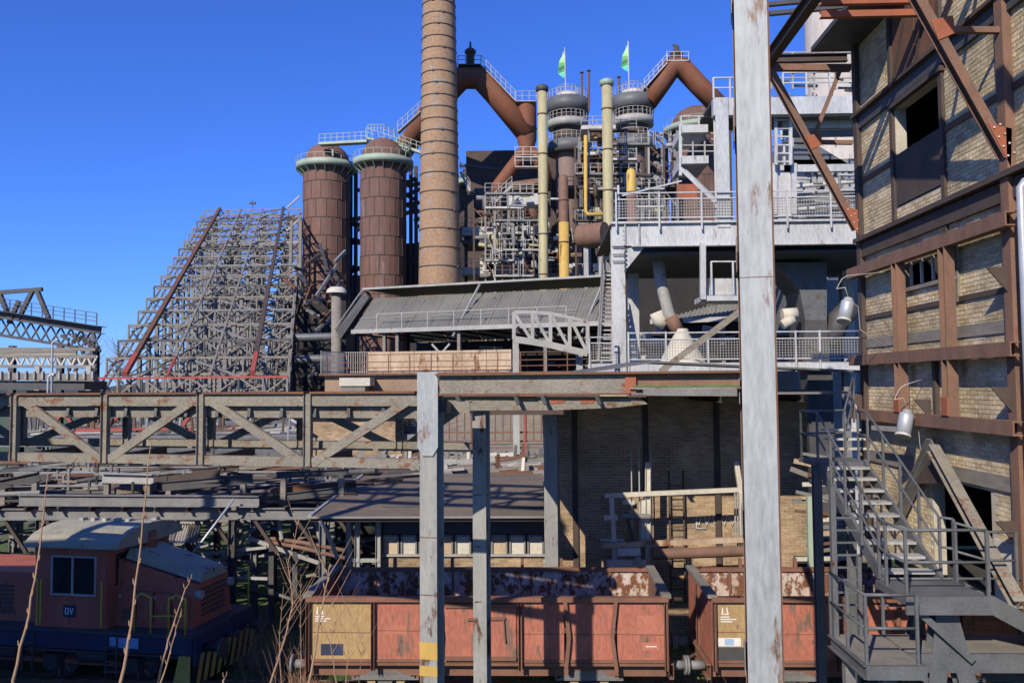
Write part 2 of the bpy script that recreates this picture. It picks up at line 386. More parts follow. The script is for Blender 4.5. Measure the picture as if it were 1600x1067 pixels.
for y, z0, z1, w, out, m in ((YF-.08, -3.9, 8.9, .22, .12, rustd), (YN, -3.9, 8.9, .24, .16, rustfr), (18.6, 3.3, 8.7, .14, .07, rustd), (16.32, 1.9, 8.7, .14, .07, rustd), (18.5, 1.95, 2.7, .1, .06, wood), (15.95, 1.5, 2.9, .1, .06, wood), (9.8, -3.9, 8.9, .24, .16, rustfr), (16.9, -.8, .5, .12, .1, rustd)):
    bb.box('stanchion', (WX-out, y-w/2, EYE+z0), (WX+.02, y+w/2, EYE+z1), m)
# rust door panels above and below the window
bb.box('panel', (WX-.03, 16.42, EYE+3.87), (WX+.03, 18.48, EYE+5.0), rustd)
for y0, y1 in ((16.4, 17.4), (17.44, 18.5)):
    d = bb.box('door_leaf', (WX-.02, y0, EYE+6.55), (WX+.04, y1, EYE+8.6), rustb)
    bb.bar('brace', (WX-.04, y1-.05, EYE+6.7), (WX-.04, y0+.05, EYE+8.4), .05, .05, rustd, 'box', None, d)
for i in range(4): bb.box('window_bar', (WX-.02, 16.45+i*.5, EYE+2.05), (WX+.03, 16.5+i*.5, EYE+2.55), whited)
bb.box('window_sill', (WX-.08, 15.95, EYE+1.93), (WX+.02, 18.45, EYE+2.01), wood)
bb.box('window_lintel', (WX-.12, 16.2, EYE+6.06), (WX+.02, 18.6, EYE+6.16), rustd)
# protruding rusty frame
for z in (2.65, .52, -.77):
    bb.bar('frame_beam', (WX-.26, YF+.1, EYE+z), (WX-.26, YN-.35, EYE+z), .2, .24, rustfr, 'C', None)
    for y in (YF-.1, YN): bb.box('bracket', (WX-.2, y-.09, EYE+z-.1), (WX-.1, y+.09, EYE+z+.1), rustd)
for y in (18.0, 15.9):
    bb.bar('frame_post', (WX-.26, y, EYE-.66), (WX-.26, y, EYE+.40), .24, .2, rustfr, 'H', (1, 0, 0)); bb.bar('frame_post', (WX-.26, y, EYE+.64), (WX-.26, y, EYE+2.53), .24, .2, rustfr, 'H', (1, 0, 0))
    bb.box('red_primer', (WX-.39, y-.125, EYE-.64), (WX-.363, y+.125, EYE-.3), rusto)
for y, z in ((YN, 1.9), (YN, -.1), (YN, -2.3), (YF-.15, -.3), (16.9, -.35), (YN, -3.2)):
    bb.mesh('gusset', MB().plate([(WX-.16, y, EYE+z), (WX-.5, y, EYE+z), (WX-.16, y, EYE+z-.42)], (0, .03, 0)), rustd)
# diagonal props at the foot of the wall
bb.bar('prop', PX(1457, 690, WX-.18), PX(1402, 812, WX-.18), .2, .16, smid, 'I'); bb.bar('prop', PX(1458, 700, WX-.35), PX(1592, 945, WX-.5), .2, .18, olive, 'I')
bb.mesh('gusset', MB().plate([PX(1455, 715, WX-.2), PX(1425, 755, WX-.2), PX(1482, 755, WX-.3)], (.03, 0, 0)), rustd)
bb.box('limewash_patch', (WX-.034, 14.2, EYE-3.88), (WX-.0, 15.0, EYE-2.75), lime)
# columns carrying the building over the track
for y in (YF-.2, YN, 9.8): bb.bar('foot_column', (WX+.2, y, 0), (WX+.2, y, EYE-3.9), .3, .3, sdark, 'I', (1, 0, 0))
for y in (YF-.2, YN): bb.bar('foot_column', (13.2, y, 0), (13.2, y, EYE-3.9), .3, .3, sdark, 'I', (1, 0, 0))
# downpipe
dp = obj('downpipe', MB().tube([(8.6, 13.3, EYE+3.2), (7.75, 13.3, EYE+3.15), (7.68, 13.3, EYE+3.05), (7.68, 13.3, EYE-3.6)], .065, 12), galv)
tag(dp, 'galvanised rain downpipe beside the brick building frame', 'downpipe')
# crane runway bracket
cr = T('runway_bracket', 'rusty steel bracket truss carrying a beam out from the brick wall', 'bracket', (7, 17, EYE+3.7))
XB = 5.8
for y in (YF, YN):
    cr.bar('diagonal', (XB, y, EYE+7.9), (WX-.12, y, EYE+3.75), .16, .2, rustfr, 'I', (0, 1, 0)); cr.bar('strut', (XB, y, EYE+7.85), (WX-.16, y, EYE+7.8), .14, .16, rustfr if y == YF else rusto, 'C', (0, 0, 1))
    k = .47; jx = XB+(WX-XB)*k; jz = EYE+7.9-4.15*k
    cr.bar('web', (jx, y, jz), (WX-.16, y, jz-.03), .1, .1, rustfr, 'L'); cr.bar('web', (jx, y, jz), (jx+.75, y, EYE+7.75), .1, .1, rustfr, 'L')
    cr.mesh('gusset', MB().plate([(jx-.16, y-.12, jz+.12), (jx-.05, y-.12, jz-.22), (jx+.24, y-.12, jz-.1), (jx+.2, y-.12, jz+.2)], (0, .02, 0)), rusto)
    g = cr.mesh('foot_plate', MB().plate([(WX-.45, y-.12, EYE+4.3), (WX-.1, y-.12, EYE+3.55), (WX-.06, y-.12, EYE+4.2)], (0, .02, 0)), rusto)
    rv = MB()
    for q in range(4):
        for e in (0, .1): c_ = V(WX-.36+q*.07+e, y-.125, EYE+4.22-q*.16+e*.5); rv.tube([c_, c_-V(0, .02, 0)], .018, 6)
    cr.mesh('rivet', rv, whited, g)['kind'] = 'stuff'
for y in (16.75,):
    for dz, m in ((0, rusto), (-.3, rusto)): cr.bar('strut', (XB, y, EYE+7.75+dz), (WX-.05, y, EYE+7.75+dz), .12, .2 if dz == 0 else .13, m, 'C', (0, 0, 1))
cr.bar('runway_beam', (XB, YF+.3, EYE+8.0), (XB, 9, EYE+8.0), .22, .3, rustd, 'I')
cr.bar('runway_beam', (XB-.5, YF+.6, EYE+8.3), (WX, YF+.6, EYE+8.3), .16, .2, rustd, 'I')
for i, (a, b) in enumerate(((1205, 8), (1212, 22))): cr.bar('tie', P(a-10, b, 20.9), P(1330, b-12, 20.9), .12, .1, sdark)
# flood lights
for px, py, X, lab, n in ((1322, 486, 6.75, 'dented tin floodlight hanging from a cable beside the wall corner', 0), (1414, 663, 7.4, 'dented tin floodlight fixed under the lowest rusty frame beam', 1)):
    c = PX(px, py, X); f = T('floodlight', lab, 'lamp', c, 'floodlights on the brick building')
    ax = Vector((-.28, -.25, -.8)).normalized()
    f.mesh('lamp_housing', MB().tube([c-ax*.22, c-ax*.16, c+ax*.24], .145, 18), galv); f.mesh('rim', MB().tube([c+ax*.22, c+ax*.27], .155, 18), whited); f.mesh('cap', MB().tube([c-ax*.3, c-ax*.2], .1, 14), slight)
    f.mesh('cable', MB().tube([c-ax*.3, c-ax*.42+V(-.1, 0, .15), c+V(-.16, .1, .5), c+V(-.02, .15, .72), c+V(.12, .2, .8), V(WX-.1, c.y+.3, c.z+.9)], .009, 6), whited)
    if n: f.bar('arm', PX(1365, 668, 7.5), PX(1420, 672, 7.5), .1, .1, slight)
    f.mesh('cable', MB().tube([c+V(.12, 0, .2), c+V(.3, .1, .1), c+V(.35, .15, -.4), V(WX-.12, c.y+.3, c.z-.9)], .008, 6), whited)
# ---------------------------------------------------------------- gantry (frame rotated 12.4 degrees)
G = Frame(-1.72, 13.0, 1, -.22)
def column(name, label, p, ztop, w, dep, m, group=None, h0=0):
    t = T(name, label, 'column', (p.x, p.y, 0), group)
    t.bar('shaft', (p.x, p.y, h0+.03), (p.x, p.y, ztop), w, dep, m, 'I', G.v); t.box('base_plate', (p.x-.3, p.y-.3, 0), (p.x+.3, p.y+.3, .03), sdark)
    return t
zg = P(690, 585, 13).z
A = G.at(0, 0.17, 0); ca = column('gantry_column', 'grey steel column with yellow base bands and chamfered head plate', A, zg-.02, .28, .34, grey2)
fp = G.at(0, -.015, 0)
def gplate(t0, t1, z0, z1, s, th, ch=0):
    pts = [G.at(t0, s, z1), G.at(t0, s, z0+ch), G.at(t0+ch*.6, s, z0), G.at(t1-ch*.6, s, z0), G.at(t1, s, z0+ch), G.at(t1, s, z1)]
    return MB().plate(pts, G.v*th)
ca.mesh('head_plate', gplate(-.17, .17, P(668, 712, 13).z, zg+.04, -.03, .025, .14), grey)
for y0, y1 in ((1003, 1030), (1040, 1056)): ca.mesh('yellow_band', gplate(-.145, .145, P(670, y1, 13).z, P(670, y0, 13).z, -.008, .006), yel)
for z in (P(670, 840, 13).z, P(670, 930, 13).z): ca.mesh('weld_seam', gplate(-.142, .142, z, z+.012, -.006, .005), rustb)
B = G.at(-.02, 3.1, 0); B = V(P(752, 700, 15.9).x, 15.9, 0); cb = column('gantry_column', 'slim grey steel column with two rusty seams standing between the wagon and the yellow-banded column', B, P(752, 642, 15.9).z, .26, .3, grey2)
for y in (772, 852, 937): cb.mesh('weld_seam', MB().box((B.x-.132, B.y-.156, P(752, y, 15.9).z), (B.x+.132, B.y-.15, P(752, y, 15.9).z+.014)), rustb)
C = V(P(862, 700, 22.4).x, 22.4, 0); cc = column('gantry_column', 'grey steel column with a white pipe beside it at the end of the tar-roofed shed', C, P(862, 640, 22.4).z, .36, .36, grey2)
wp = obj('white_pipe', MB().tube([P(850, 648, 22.3), P(856, 800, 22.3), V(P(856, 800, 22.3).x, 22.3, .2)], .05, 10), white); tag(wp, 'thin white pipe running down beside the shed end column', 'pipe')
tD = 4.97; D = G.at(tD, .24, 0); cd = T('gantry_column', 'tall thick grey column with rust stains rising past the top of the gantry', 'column', (D.x, D.y, 0)); cd.box('base_plate', (D.x-.35, D.y-.35, 0), (D.x+.35, D.y+.35, .03), sdark)
def dbar(nm, t, s, w, h, m): p = G.at(tD+t, s, .03); cd.bar(nm, p, p+V(0, 0, EYE+9.4), w, h, m, 'box', G.v)
dbar('front_flange', 0, .01, .46, .022, greyd); dbar('web', 0, .24, .03, .43, rustd); dbar('rear_flange', 0, .48, .5, .022, olive); dbar('edge_angle', -.225, .05, .012, .06, rustb); dbar('edge_angle', -.24, .45, .012, .06, rustb)
for z in (3.2, 9.1, 13.4): p0 = G.at(tD-.232, -.004, z); cd.mesh('weld_seam', MB().plate([p0, p0+G.u*.464, p0+G.u*.464+V(0, 0, .012), p0+V(0, 0, .012)], G.v*.003), rustfr)
for sgn, nm in ((1, 'edge_angle'),):
    e = G.at(tD+sgn*.24, .24, 0); cd.bar(nm, (e.x, e.y, .03), (e.x, e.y, EYE+9.4), .03, .46, rustb if sgn > 0 else olive, 'box', G.v)
for z in range(1, 9):
    q0 = G.at(tD-.26, .02, EYE-6+z*1.9); cd.mesh('batten', MB().plate([q0, q0+G.v*.44, q0+G.v*.44+V(0, 0, .35), q0+V(0, 0, .5)], -G.u*.012), olive)
# top girder between the yellow-banded column and the tall one
gi = T('gantry_girder', 'weathered olive steel girder with peeling paint joining the two front columns', 'girder', G.at(2.4, 0, zg-.3))
zt = zg; gi.mesh('web_plate', gplate(.18, 3.15, zt-.30, zt-.02, .02, .03), olive); gi.mesh('top_flange', gplate(.15, 4.72, zt-.02, zt+.015, -.09, .26), rustb); gi.mesh('bottom_flange', gplate(.18, 3.15, zt-.33, zt-.3, -.08, .24), rustb)
gi.mesh('channel_web', gplate(3.15, 4.72, zt-.22, zt-.02, .06, .03), rustfr); gi.mesh('channel_flange', gplate(3.15, 4.72, zt-.245, zt-.22, -.06, .2), olive); gi.mesh('splice_plate', gplate(3.08, 3.24, zt-.3, zt-.02, -.012, .03), rusto)
gi.mesh('moss_strip', gplate(3.2, 4.7, zt-.215, zt-.19, -.05, .1), leafm)
# rear lower beam
rb = T('rear_girder', 'bent olive lower girder with red paint scraps behind the top gantry girder', 'girder', P(850, 640, 15.6))
def pl(pts, d, th, m, nm, t): return t.mesh(nm, MB().plate([P(x, y, d) for x, y in pts], (0, th, 0)), m)
pl([(684, 620), (684, 641), (860, 641), (960, 637), (1012, 631), (1000, 622), (960, 619), (860, 619)], 15.6, .04, olive, 'web_plate', rb); pl([(684, 616), (684, 619.5), (1010, 620.5), (1010, 617)], 15.5, .22, rustd, 'top_flange', rb)
pl([(1005, 607), (1005, 618), (1170, 619), (1170, 607)], 15.7, .04, smid, 'web_plate', rb)
for x in (712, 803, 845, 930): rb.bar('hanger', P(x, 612, 15.4), P(x+8, 632, 15.35), .05, .07, sdark)
for x, w in ((800, 24), (930, 40)): pl([(x, 613), (x, 619), (x+w+12, 619), (x+w, 613)], 15.45, .06, rusto if w < 30 else conc, 'packing_plate', rb)
for x in (858, 905): pl([(x, 624), (x+3, 631), (x+22, 630), (x+26, 625)], 15.59, .005, rusto, 'paint_scrap', rb)
rb.bar('end_post', G.at(.1, .3, zg-.5), P(700, 640, 15.6), .2, .2, sdark)
rb.bar('cross_beam', P(1160, 612, 12.3), P(1160, 612, 15.7), .15, .2, rustd)
# deck behind girder casting the deep shade, with a low peaked tin roof
dk = T('canopy_roof', 'low peaked grey tin canopy on the tall brick wall behind the gantry', 'canopy', P(1070, 583, 21))
x0, x1 = P(900, 580, 21).x, 8.3; zc = P(1000, 583, 20.7).z
xm = P(1020, 580, 20.7).x
for a, b, za, zb in ((x0, xm, zc-.02, zc+.25), (xm, 7.9, zc+.25, zc-.02)):
    dk.mesh('roof_sheet', MB().hexa([(a, 20.6, za), (b, 20.6, zb), (b, 25.1, zb+.1), (a, 25.1, za+.1), (a, 20.6, za+.05), (b, 20.6, zb+.05), (b, 25.1, zb+.15), (a, 25.1, za+.15)]), sblue)
dk.mesh('roof_sheet', MB().box((-1.3, 16.6, EYE-.36), (.5, 25.0, EYE-.30)), smid)
dk.mesh('roof_sheet', MB().box((.35, 20.7, EYE-.29), (8.0, 25.0, EYE-.24)), smid)
dk.bar('edge_beam', (-1.35, 16.55, EYE-.5), (.5, 16.55, EYE-.5), .16, .2, rustd, 'I')
for x in (-1.2, .4): dk.bar('purlin', (x, 16.6, EYE-.55), (x, 25, EYE-.55), .12, .18, rustd, 'I')
for x in (2.5, 4.5, 6.5): dk.bar('rafter', (x, 20.7, EYE-.4), (x, 25, EYE-.4), .12, .16, rustd, 'I')
# front truss bridge
TB = T('truss_bridge', 'weathered grey steel truss footbridge ending at the yellow-banded column', 'bridge', G.at(-5, 0, EYE-1.4))
zt0, zb0 = EYE-.13, P(640, 733, 13).z
tpx = [G.tpx(x) for x in (-150, 22, 163, 313, 480)] + [-.16]
def truss(s, zt, zb, ch, ts, m, flip, rear=False):
    a, b = ts[0]-1.5, ts[-1]
    TB.bar('top_chord', G.at(a, s, zt-ch/2), G.at(b, s, zt-ch/2), .16, ch, m, 'C'); TB.bar('bottom_chord', G.at(a, s, zb+ch*.4), G.at(b, s, zb+ch*.4), .16, ch*.8, m, 'C')
    for i, t in enumerate(ts[:-1]): TB.bar('post', G.at(t, s-.07, zb), G.at(t, s-.07, zt-.01), .13, .1, m, 'H', G.v)
    for i in range(len(ts)-1):
        p, q = ts[i], ts[i+1]
        if (i+flip) % 2: TB.bar('diagonal', G.at(p+.07, s-.05, zt-.05), G.at(q-.07, s-.05, zb+.05), .07, .14, m, 'C')
        else: TB.bar('diagonal', G.at(p+.07, s-.05, zb+.05), G.at(q-.07, s-.05, zt-.05), .07, .14, m, 'C')
truss(.1, zt0, zb0, .19, tpx, olive, 0)
for i in range(len(tpx)-1): TB.mesh('top_plate', gplate(tpx[i]+.05, tpx[i+1]-.05, zt0, zt0+.035, -.04, .3), rustb)
TB.bar('fascia_beam', G.at(tpx[0]-1.5, .2, EYE-.43), G.at(-.16, .2, EYE-.43), .08, .19, olive, 'C')
TB.mesh('deck_plate', gplate(tpx[0]-1.5, -.2, zt0-.06, zt0-.04, .6, .75), sdark)
ts2 = [t+.85 for t in tpx[:-1]]
truss(1.95, EYE-.3, zb0+.12, .2, [ts2[0]-1.6]+ts2+[.1], olive, 1)
for t in tpx[:-1]: TB.bar('cross_beam', G.at(t, .1, zb0+.05), G.at(t, 1.7, zb0+.1), .1, .14, sdark, 'I')
for t in ts2: TB.bar('sway_brace', G.at(t, .2, zt0-.25), G.at(t+.4, 1.7, EYE-.5), .08, .08, sdark, 'L')
for i in range(14): TB.bar('bracket', G.at(-8+i*.6, .12, EYE-.36), G.at(-7.98+i*.6, .06, EYE-.52), .05, .06, sdark)

# unseen crane runway truss on its own legs, added to shade the tar roof
hr = T('added_shade_runway', 'high lattice crane runway added out of view to shade the tar roof', 'crane runway', (*G.at(-4, -3, 0).xy, 0)); za, zb1 = EYE+6.5, EYE+8.0
for s_ in (-4.2, -2.8):
    for z in (za, zb1): hr.bar('chord', G.at(-15, s_, z), G.at(-4, s_, z), .2, .22, rustd, 'I')
    for k in range(6): t0 = -15+k*1.83; hr.bar('web', G.at(t0, s_, za), G.at(t0+.91, s_, zb1), .12, .14, rustd); hr.bar('web', G.at(t0+.92, s_, zb1), G.at(t0+1.85, s_, za), .12, .14, rustd)
for k in range(6): hr.bar('cross_tie', G.at(-14.5+k*1.85, -4.2, za), G.at(-14.5+k*1.85, -2.8, za), .12, .14, rustd)
for t_ in (-14, -9): hr.bar('leg', (*G.at(t_, -3.5, 0).xy, 0), G.at(t_, -3.5, za), .3, .3, rustd, 'I', G.v)
# ---------------------------------------------------------------- open wagons
def wagon(x0, x1, label, variant):
    y0, y1 = 18.7, 21.45; zt = EYE-4.72; zb = EYE-6.18; t = T('open_wagon', label, 'wagon', ((x0+x1)/2, 20.1, 0), 'open goods wagons')
    L = x1-x0; th = .05
    ribs = [x0+.02, x0+L*.185, x0+L*.37, x0+L*.595, x0+L*.72, x0+L*.86, x1-.02]
    if variant: ribs = [x0+.02, x0+L*.16, x0+L*.33, x0+L*.5, x0+L*.66, x0+L*.83, x1-.02]
    for i in range(6):
        a, b = ribs[i]+.03, ribs[i+1]-.03; m = woch if (i == 0) else wred
        pn = t.box('side_panel', (a, y0, zb+.05), (b, y0+th, zt-.06), m); zc_ = (zt+zb)/2+random.uniform(-.06, .06)
        t.bar('plate_seam', (a, y0-.003, zc_), (b, y0-.003, zc_+random.uniform(-.02, .02)), .012, .014, wfr, 'box', None, pn); t.bar('sill_strip', (a, y0-.01, zb+.09), (b, y0-.01, zb+.09), .03, .06, wfr, 'box', None, pn)
        if i == 0: pn['label'] = 'ochre painted side panel'
        if i == 3-(1 if not variant else 0) and not variant:   # drop door
            d = t.box('door', (a+.1, y0-.05, zb+.1), (b-.06, y0-.001, zt-.12), wred)
            t.bar('door_frame', (a+.1, y0-.07, zt-.16), (b-.06, y0-.07, zt-.16), .05, .08, wfr, 'box', None, d); t.bar('door_frame', (a+.1, y0-.07, zb+.16), (b-.06, y0-.07, zb+.16), .05, .08, wfr, 'box', None, d)
            t.bar('latch', (a+.6, y0-.08, zt-.45), (b-.3, y0-.08, zt-.43), .04, .05, wfr, 'box', None, d); t.bar('handle', (b-.34, y0-.09, zt-.42), (b-.30, y0-.09, zt-.95), .03, .04, wfr, 'box', None, d)
        elif i > 0:
            rnd = random.Random(i+variant*9)
            for k in range(1):
                u = a+.1+rnd.random()*(b-a-.5); w = .2+rnd.random()*.35; z = zb+.2+rnd.random()*.6
                t.box('paint_patch', (u, y0-.004-.003*k, z), (min(u+w, b-.02), y0-.001-.003*k, z+.12+rnd.random()*.3), wpatch, pn)
        if i == 0:
            for k, (zz, w) in enumerate(((zt-.42, .2), (zt-.47, .34), (zt-.52, .26))): t.box('lettering', (a+.12, y0-.004, zz), (a+.12+w, y0-.001, zz+.022), sprint, pn)
            t.mesh('lettering', MB().plate([(a+.14, y0-.004, zt-.36), (a+.18, y0-.004, zt-.36), (a+.18, y0-.004, zt-.2), (a+.16, y0-.004, zt-.2)], (0, .003, 0)).plate([(a+.2, y0-.004, zt-.36), (a+.3, y0-.004, zt-.36), (a+.3, y0-.004, zt-.335), (a+.2, y0-.004, zt-.335)], (0, .003, 0)).plate([(a+.27, y0-.004, zt-.335), (a+.3, y0-.004, zt-.335), (a+.26, y0-.004, zt-.2), (a+.24, y0-.004, zt-.2)], (0, .003, 0)), sprint, pn)
            if variant:
                t.box('notice', (a+.05, y0-.004, zb+.42), (a+.55, y0-.001, zb+.6), sprint, pn); t.box('notice', (a+.2, y0-.006, zb+.44), (a+.4, y0-.004, zb+.58), mat('notice_blue', (.35, .5, .7)), pn)
                t.box('chalk_board', (a+.02, y0-.004, zb+.08), (a+.68, y0-.001, zb+.4), sdark, pn)
            else: t.box('notice', (a+.25, y0-.004, zb+.2), (a+.75, y0-.001, zb+.45), lblue, pn)
        if i == 5 and not variant:
            t.box('notice', (b-.5, y0-.006, zb+.32), (b-.1, y0-.002, zb+.5), wpatch, pn); t.box('lettering', (b-.42, y0-.009, zb+.4), (b-.18, y0-.006, zb+.42), sprint, pn)
    for i, x in enumerate(ribs):
        if 1 < i < 6 and i % 2 == (1 if variant else 0) or i == 5:    # bent ribs
            mb = MB(); k = -.09 if i % 2 else .08; zm = (zt+zb)/2
            mb.obox((x, y0-.06, zb-.12), (x+k, y0-.06, zm-.1), .1, .08, (1, 0, 0)).obox((x+k, y0-.06, zm-.1), (x, y0-.06, zt-.05), .1, .08, (1, 0, 0)); t.mesh('rib', mb, wfr)
        else: t.bar('rib', (x, y0-.06, zb-.12), (x, y0-.06, zt-.05), .1, .08, wfr, 'C', (1, 0, 0))
        t.bar('rib', (x, y1+.06, zb), (x, y1+.06, zt+.28), .1, .08, wfr, 'box', (1, 0, 0))
    t.bar('rim', (x0-.03, y0-.02, zt-.02), (x1+.03, y0-.02, zt-.02), .17, .1, wfr, 'C')
    zf = zt+.02
    for i in range(8):
        a = x0+L*i/8; b = x0+L*(i+1)/8-.03; t.box('far_side_panel', (a, y1-.02, zb), (b, y1+.03, zf), winn)
        t.bar('stake', (b+.015, y1-.04, zb), (b+.015, y1-.04, zf), .05, .05, wfr, 'box', (1, 0, 0))
    t.bar('rim', (x0-.03, y1, zf), (x1+.03, y1, zf), .16, .09, wfr, 'C')
    for x, s in ((x0, -1), (x1, 1)):
        for k in range(5):
            a = y0+(y1-y0)*k/5; t.box('end_board', (x-.025, a+.01, zb), (x+.025, a+(y1-y0)/5-.01, zt), wred if s < 0 else wfr)
        t.bar('end_rim', (x, y0-.05, zt+.04), (x, y1+.05, zt+.1), .2, .08, wood); t.bar('end_stake', (x+s*.06, 20.1, zb), (x+s*.06, 20.1, zt), .09, .09, wfr, 'C', (1, 0, 0))
        t.bar('buffer_beam', (x+s*.1, y0+.05, zb-.15), (x+s*.1, y1-.05, zb-.15), .1, .34, wfr, 'C')
        for y in (y0+.5, y1-.5):
            bf = t.mesh('buffer', MB().tube([(x+s*.1, y, zb-.15), (x+s*.45, y, zb-.15)], .1, 14), smid); t.mesh('buffer_disc', MB().tube([(x+s*.45, y, zb-.15), (x+s*.5, y, zb-.15)], .21, 18), smid, bf)
        t.mesh('coupling', MB().tube([(x+s*.15, 20.1, zb-.2), (x+s*.35, 20.1, zb-.3), (x+s*.5, 20.1, zb-.5)], .04, 8), rustd)
    t.box('floor', (x0, y0, zb-.02), (x1, y1, zb+.04), wfr)
    for y in (y0+.25, y1-.25): t.bar('sole_bar', (x0, y, zb-.17), (x1, y, zb-.17), .1, .26, wfr, 'C')
    for xa in (x0+1.7, x1-1.7):
        for y in (20.1-.75, 20.1+.75):
            w = t.mesh('wheel', MB().tube([(xa, y-.06, .8), (xa, y+.06, .8)], .5, 28), rustd)
            t.mesh('rim', MB().tube([(xa, y-.075, .8), (xa, y-.061, .8)], .4, 24), smid, w)
        t.bar('axle', (xa, 19.2, .8), (xa, 21, .8), .14, .14, rustd, 'tube')
        for y in (y0+.3, y1-.3):
            t.mesh('axle_box', MB().box((xa-.16, y-.14, .62), (xa+.16, y+.1, .98)), smid); mb = MB()
            for k in range(6): mb.box((xa-.75+.09*k, y-.1, 1.02+.035*k), (xa+.75-.09*k, y, 1.05+.035*k))
            t.mesh('leaf_spring', mb, smid)
            for e in (-1, 1): t.bar('spring_hanger', (xa+e*.72, y-.05, 1.04), (xa+e*.78, y-.05, zb-.1), .06, .06, wfr)
            t.mesh('axle_guard', MB().plate([(xa-.55, y-.02, zb-.3), (xa-.2, y-.02, .65), (xa-.14, y-.02, .65), (xa-.3, y-.02, zb-.3)], (0, .03, 0)).plate([(xa+.55, y-.02, zb-.3), (xa+.3, y-.02, zb-.3), (xa+.14, y-.02, .65), (xa+.2, y-.02, .65)], (0, .03, 0)), woch)
    return t
XW1 = P(1041, 930, 18.7).x; XW0 = P(481, 930, 18.7).x
wagon(XW0, XW1, 'faded red open goods wagon with bent ribs, ochre end panel and side door', 0)
XW2 = P(1113, 930, 18.7).x
wagon(XW2, XW2+8.06, 'faded red open goods wagon with white notice, passing beneath the brick building', 1)
# ---------------------------------------------------------------- diesel locomotive
al = R(9); o = P(300, 1040, 20.5)
LM = Matrix.Translation((o.x, o.y, 0)) @ Matrix.Rotation(-al, 4, 'Z')
lo = T('locomotive', 'dull red diesel shunting locomotive with blue frame, standing in shade', 'locomotive', (-4, 1.5, 0), None, LM)
W = 3.0
lo.box('frame', (-9.2, .05, 1.0), (-.05, W-.05, 1.42), lblue); lo.box('footplate', (-9.25, 0, 1.42), (0, W, 1.48), sdark)
lo.box('name_plate', (-2.3, .03, 1.1), (-1.5, .048, 1.35), mat('plate_lightblue', (.25, .45, .7)))
cx0, cx1 = -4.6, -2.5
cab = lo.box('cab', (cx0, .2, 1.48), (cx1, W-.2, 3.55), lred)
rf = MB()
for i in range(10):
    a0, a1 = math.pi*i/10, math.pi*(i+1)/10
    ya, za, yb, zb_ = W/2-math.cos(a0)*1.45, 3.5+math.sin(a0)*.48, W/2-math.cos(a1)*1.45, 3.5+math.sin(a1)*.48
    rf.quad([(cx0-.25, ya, za), (cx0-.25, yb, zb_), (cx1+.35, yb, zb_), (cx1+.35, ya, za)], True); rf.quad([(cx1+.33, ya, za), (cx1+.33, yb, zb_), (cx1+.33, W/2, 3.45)]); rf.quad([(cx0-.23, ya, za), (cx0-.23, W/2, 3.45), (cx0-.23, yb, zb_)])
rfo = lo.mesh('cab_roof', rf, lroof)
for i in range(5): lo.box('roof_vent', (cx0+.3+i*.35, W/2-.1, 3.95), (cx0+.42+i*.35, W/2+.1, 4.05), slight, rfo)
wn_ = lo.box('window', (cx0+.55, .17, 2.35), (cx0+1.75, .2, 3.25), glass, cab)
for a, b in (((cx0+.5, .16, 2.32), (cx0+1.8, .16, 2.32)), ((cx0+.5, .16, 3.28), (cx0+1.8, .16, 3.28)), ((cx0+.52, .16, 2.3), (cx0+.52, .16, 3.3)), ((cx0+1.78, .16, 2.3), (cx0+1.78, .16, 3.3)), ((cx0+1.12, .16, 2.3), (cx0+1.12, .16, 3.3))): lo.bar('window_frame', a, b, .05, .05, slight, 'box', None, cab)
lo.box('window', (cx1, .5, 2.5), (cx1+.02, 1.2, 3.3), glass, cab); lo.box('window', (cx1, 1.8, 2.5), (cx1+.02, 2.5, 3.3), glass, cab)
lo.box('number_plate', (cx0+.85, .18, 1.75), (cx0+1.2, .199, 2.05), lblue, cab)
lx = cx0+.92
lo.mesh('lettering', MB().obox((lx, .175, 1.83), (lx, .175, 1.97), .012, .02, (1, 0, 0)).obox((lx+.08, .175, 1.83), (lx+.08, .175, 1.97), .012, .02, (1, 0, 0)).obox((lx-.01, .175, 1.83), (lx+.09, .175, 1.83), .012, .02).obox((lx-.01, .175, 1.97), (lx+.09, .175, 1.97), .012, .02), sprint, cab)
lo.mesh('lettering', MB().obox((lx+.13, .175, 1.98), (lx+.175, .175, 1.82), .012, .02, (1, 0, 0)).obox((lx+.22, .175, 1.98), (lx+.175, .175, 1.82), .012, .02, (1, 0, 0)), sprint, cab)
for x in (cx0+.15, cx0-.35+.6, cx1-.1): lo.bar('handrail', (x, .1, 1.55), (x, .1, 2.7), .04, .04, yrail, 'tube')
# long hood, sloping to the front
hd = lo.mesh('hood', MB().hexa([(cx1, .55, 1.48), (-.35, .55, 1.48), (-.35, W-.55, 1.48), (cx1, W-.55, 1.48), (cx1, .6, 3.15), (-.35, .75, 2.55), (-.35, W-.75, 2.55), (cx1, W-.6, 3.15)]), lred)
lo.mesh('hood_top', MB().hexa([(cx1+.1, .75, 3.16), (-.3, .85, 2.58), (-.3, W-.85, 2.58), (cx1+.1, W-.75, 3.16), (cx1+.1, .95, 3.42), (-.35, 1.0, 2.8), (-.35, W-1.0, 2.8), (cx1+.1, W-.95, 3.42)]), lroof, hd)
for i in range(4): lo.box('hood_door', (cx1+.12+i*.5, .515, 1.55), (cx1+.56+i*.5, .56, 2.4-.03*i), lred, hd)
for i in range(6): lo.box('grille_slat', (-.348, .95, 1.7+i*.13), (-.31, W-.95, 1.76+i*.13), sdark, hd)
lo.mesh('exhaust', MB().tube([(cx1+.3, W/2, 3.2), (cx1+.3, W/2, 3.75)], .16, 12), rusto)
lo.box('rear_hood', (-8.9, .5, 1.48), (cx0, W-.5, 2.75), lred)
for i in range(7): lo.box('grille_slat', (-6.2, .47, 1.7+i*.11), (-5.5, .499, 1.75+i*.11), sdark)
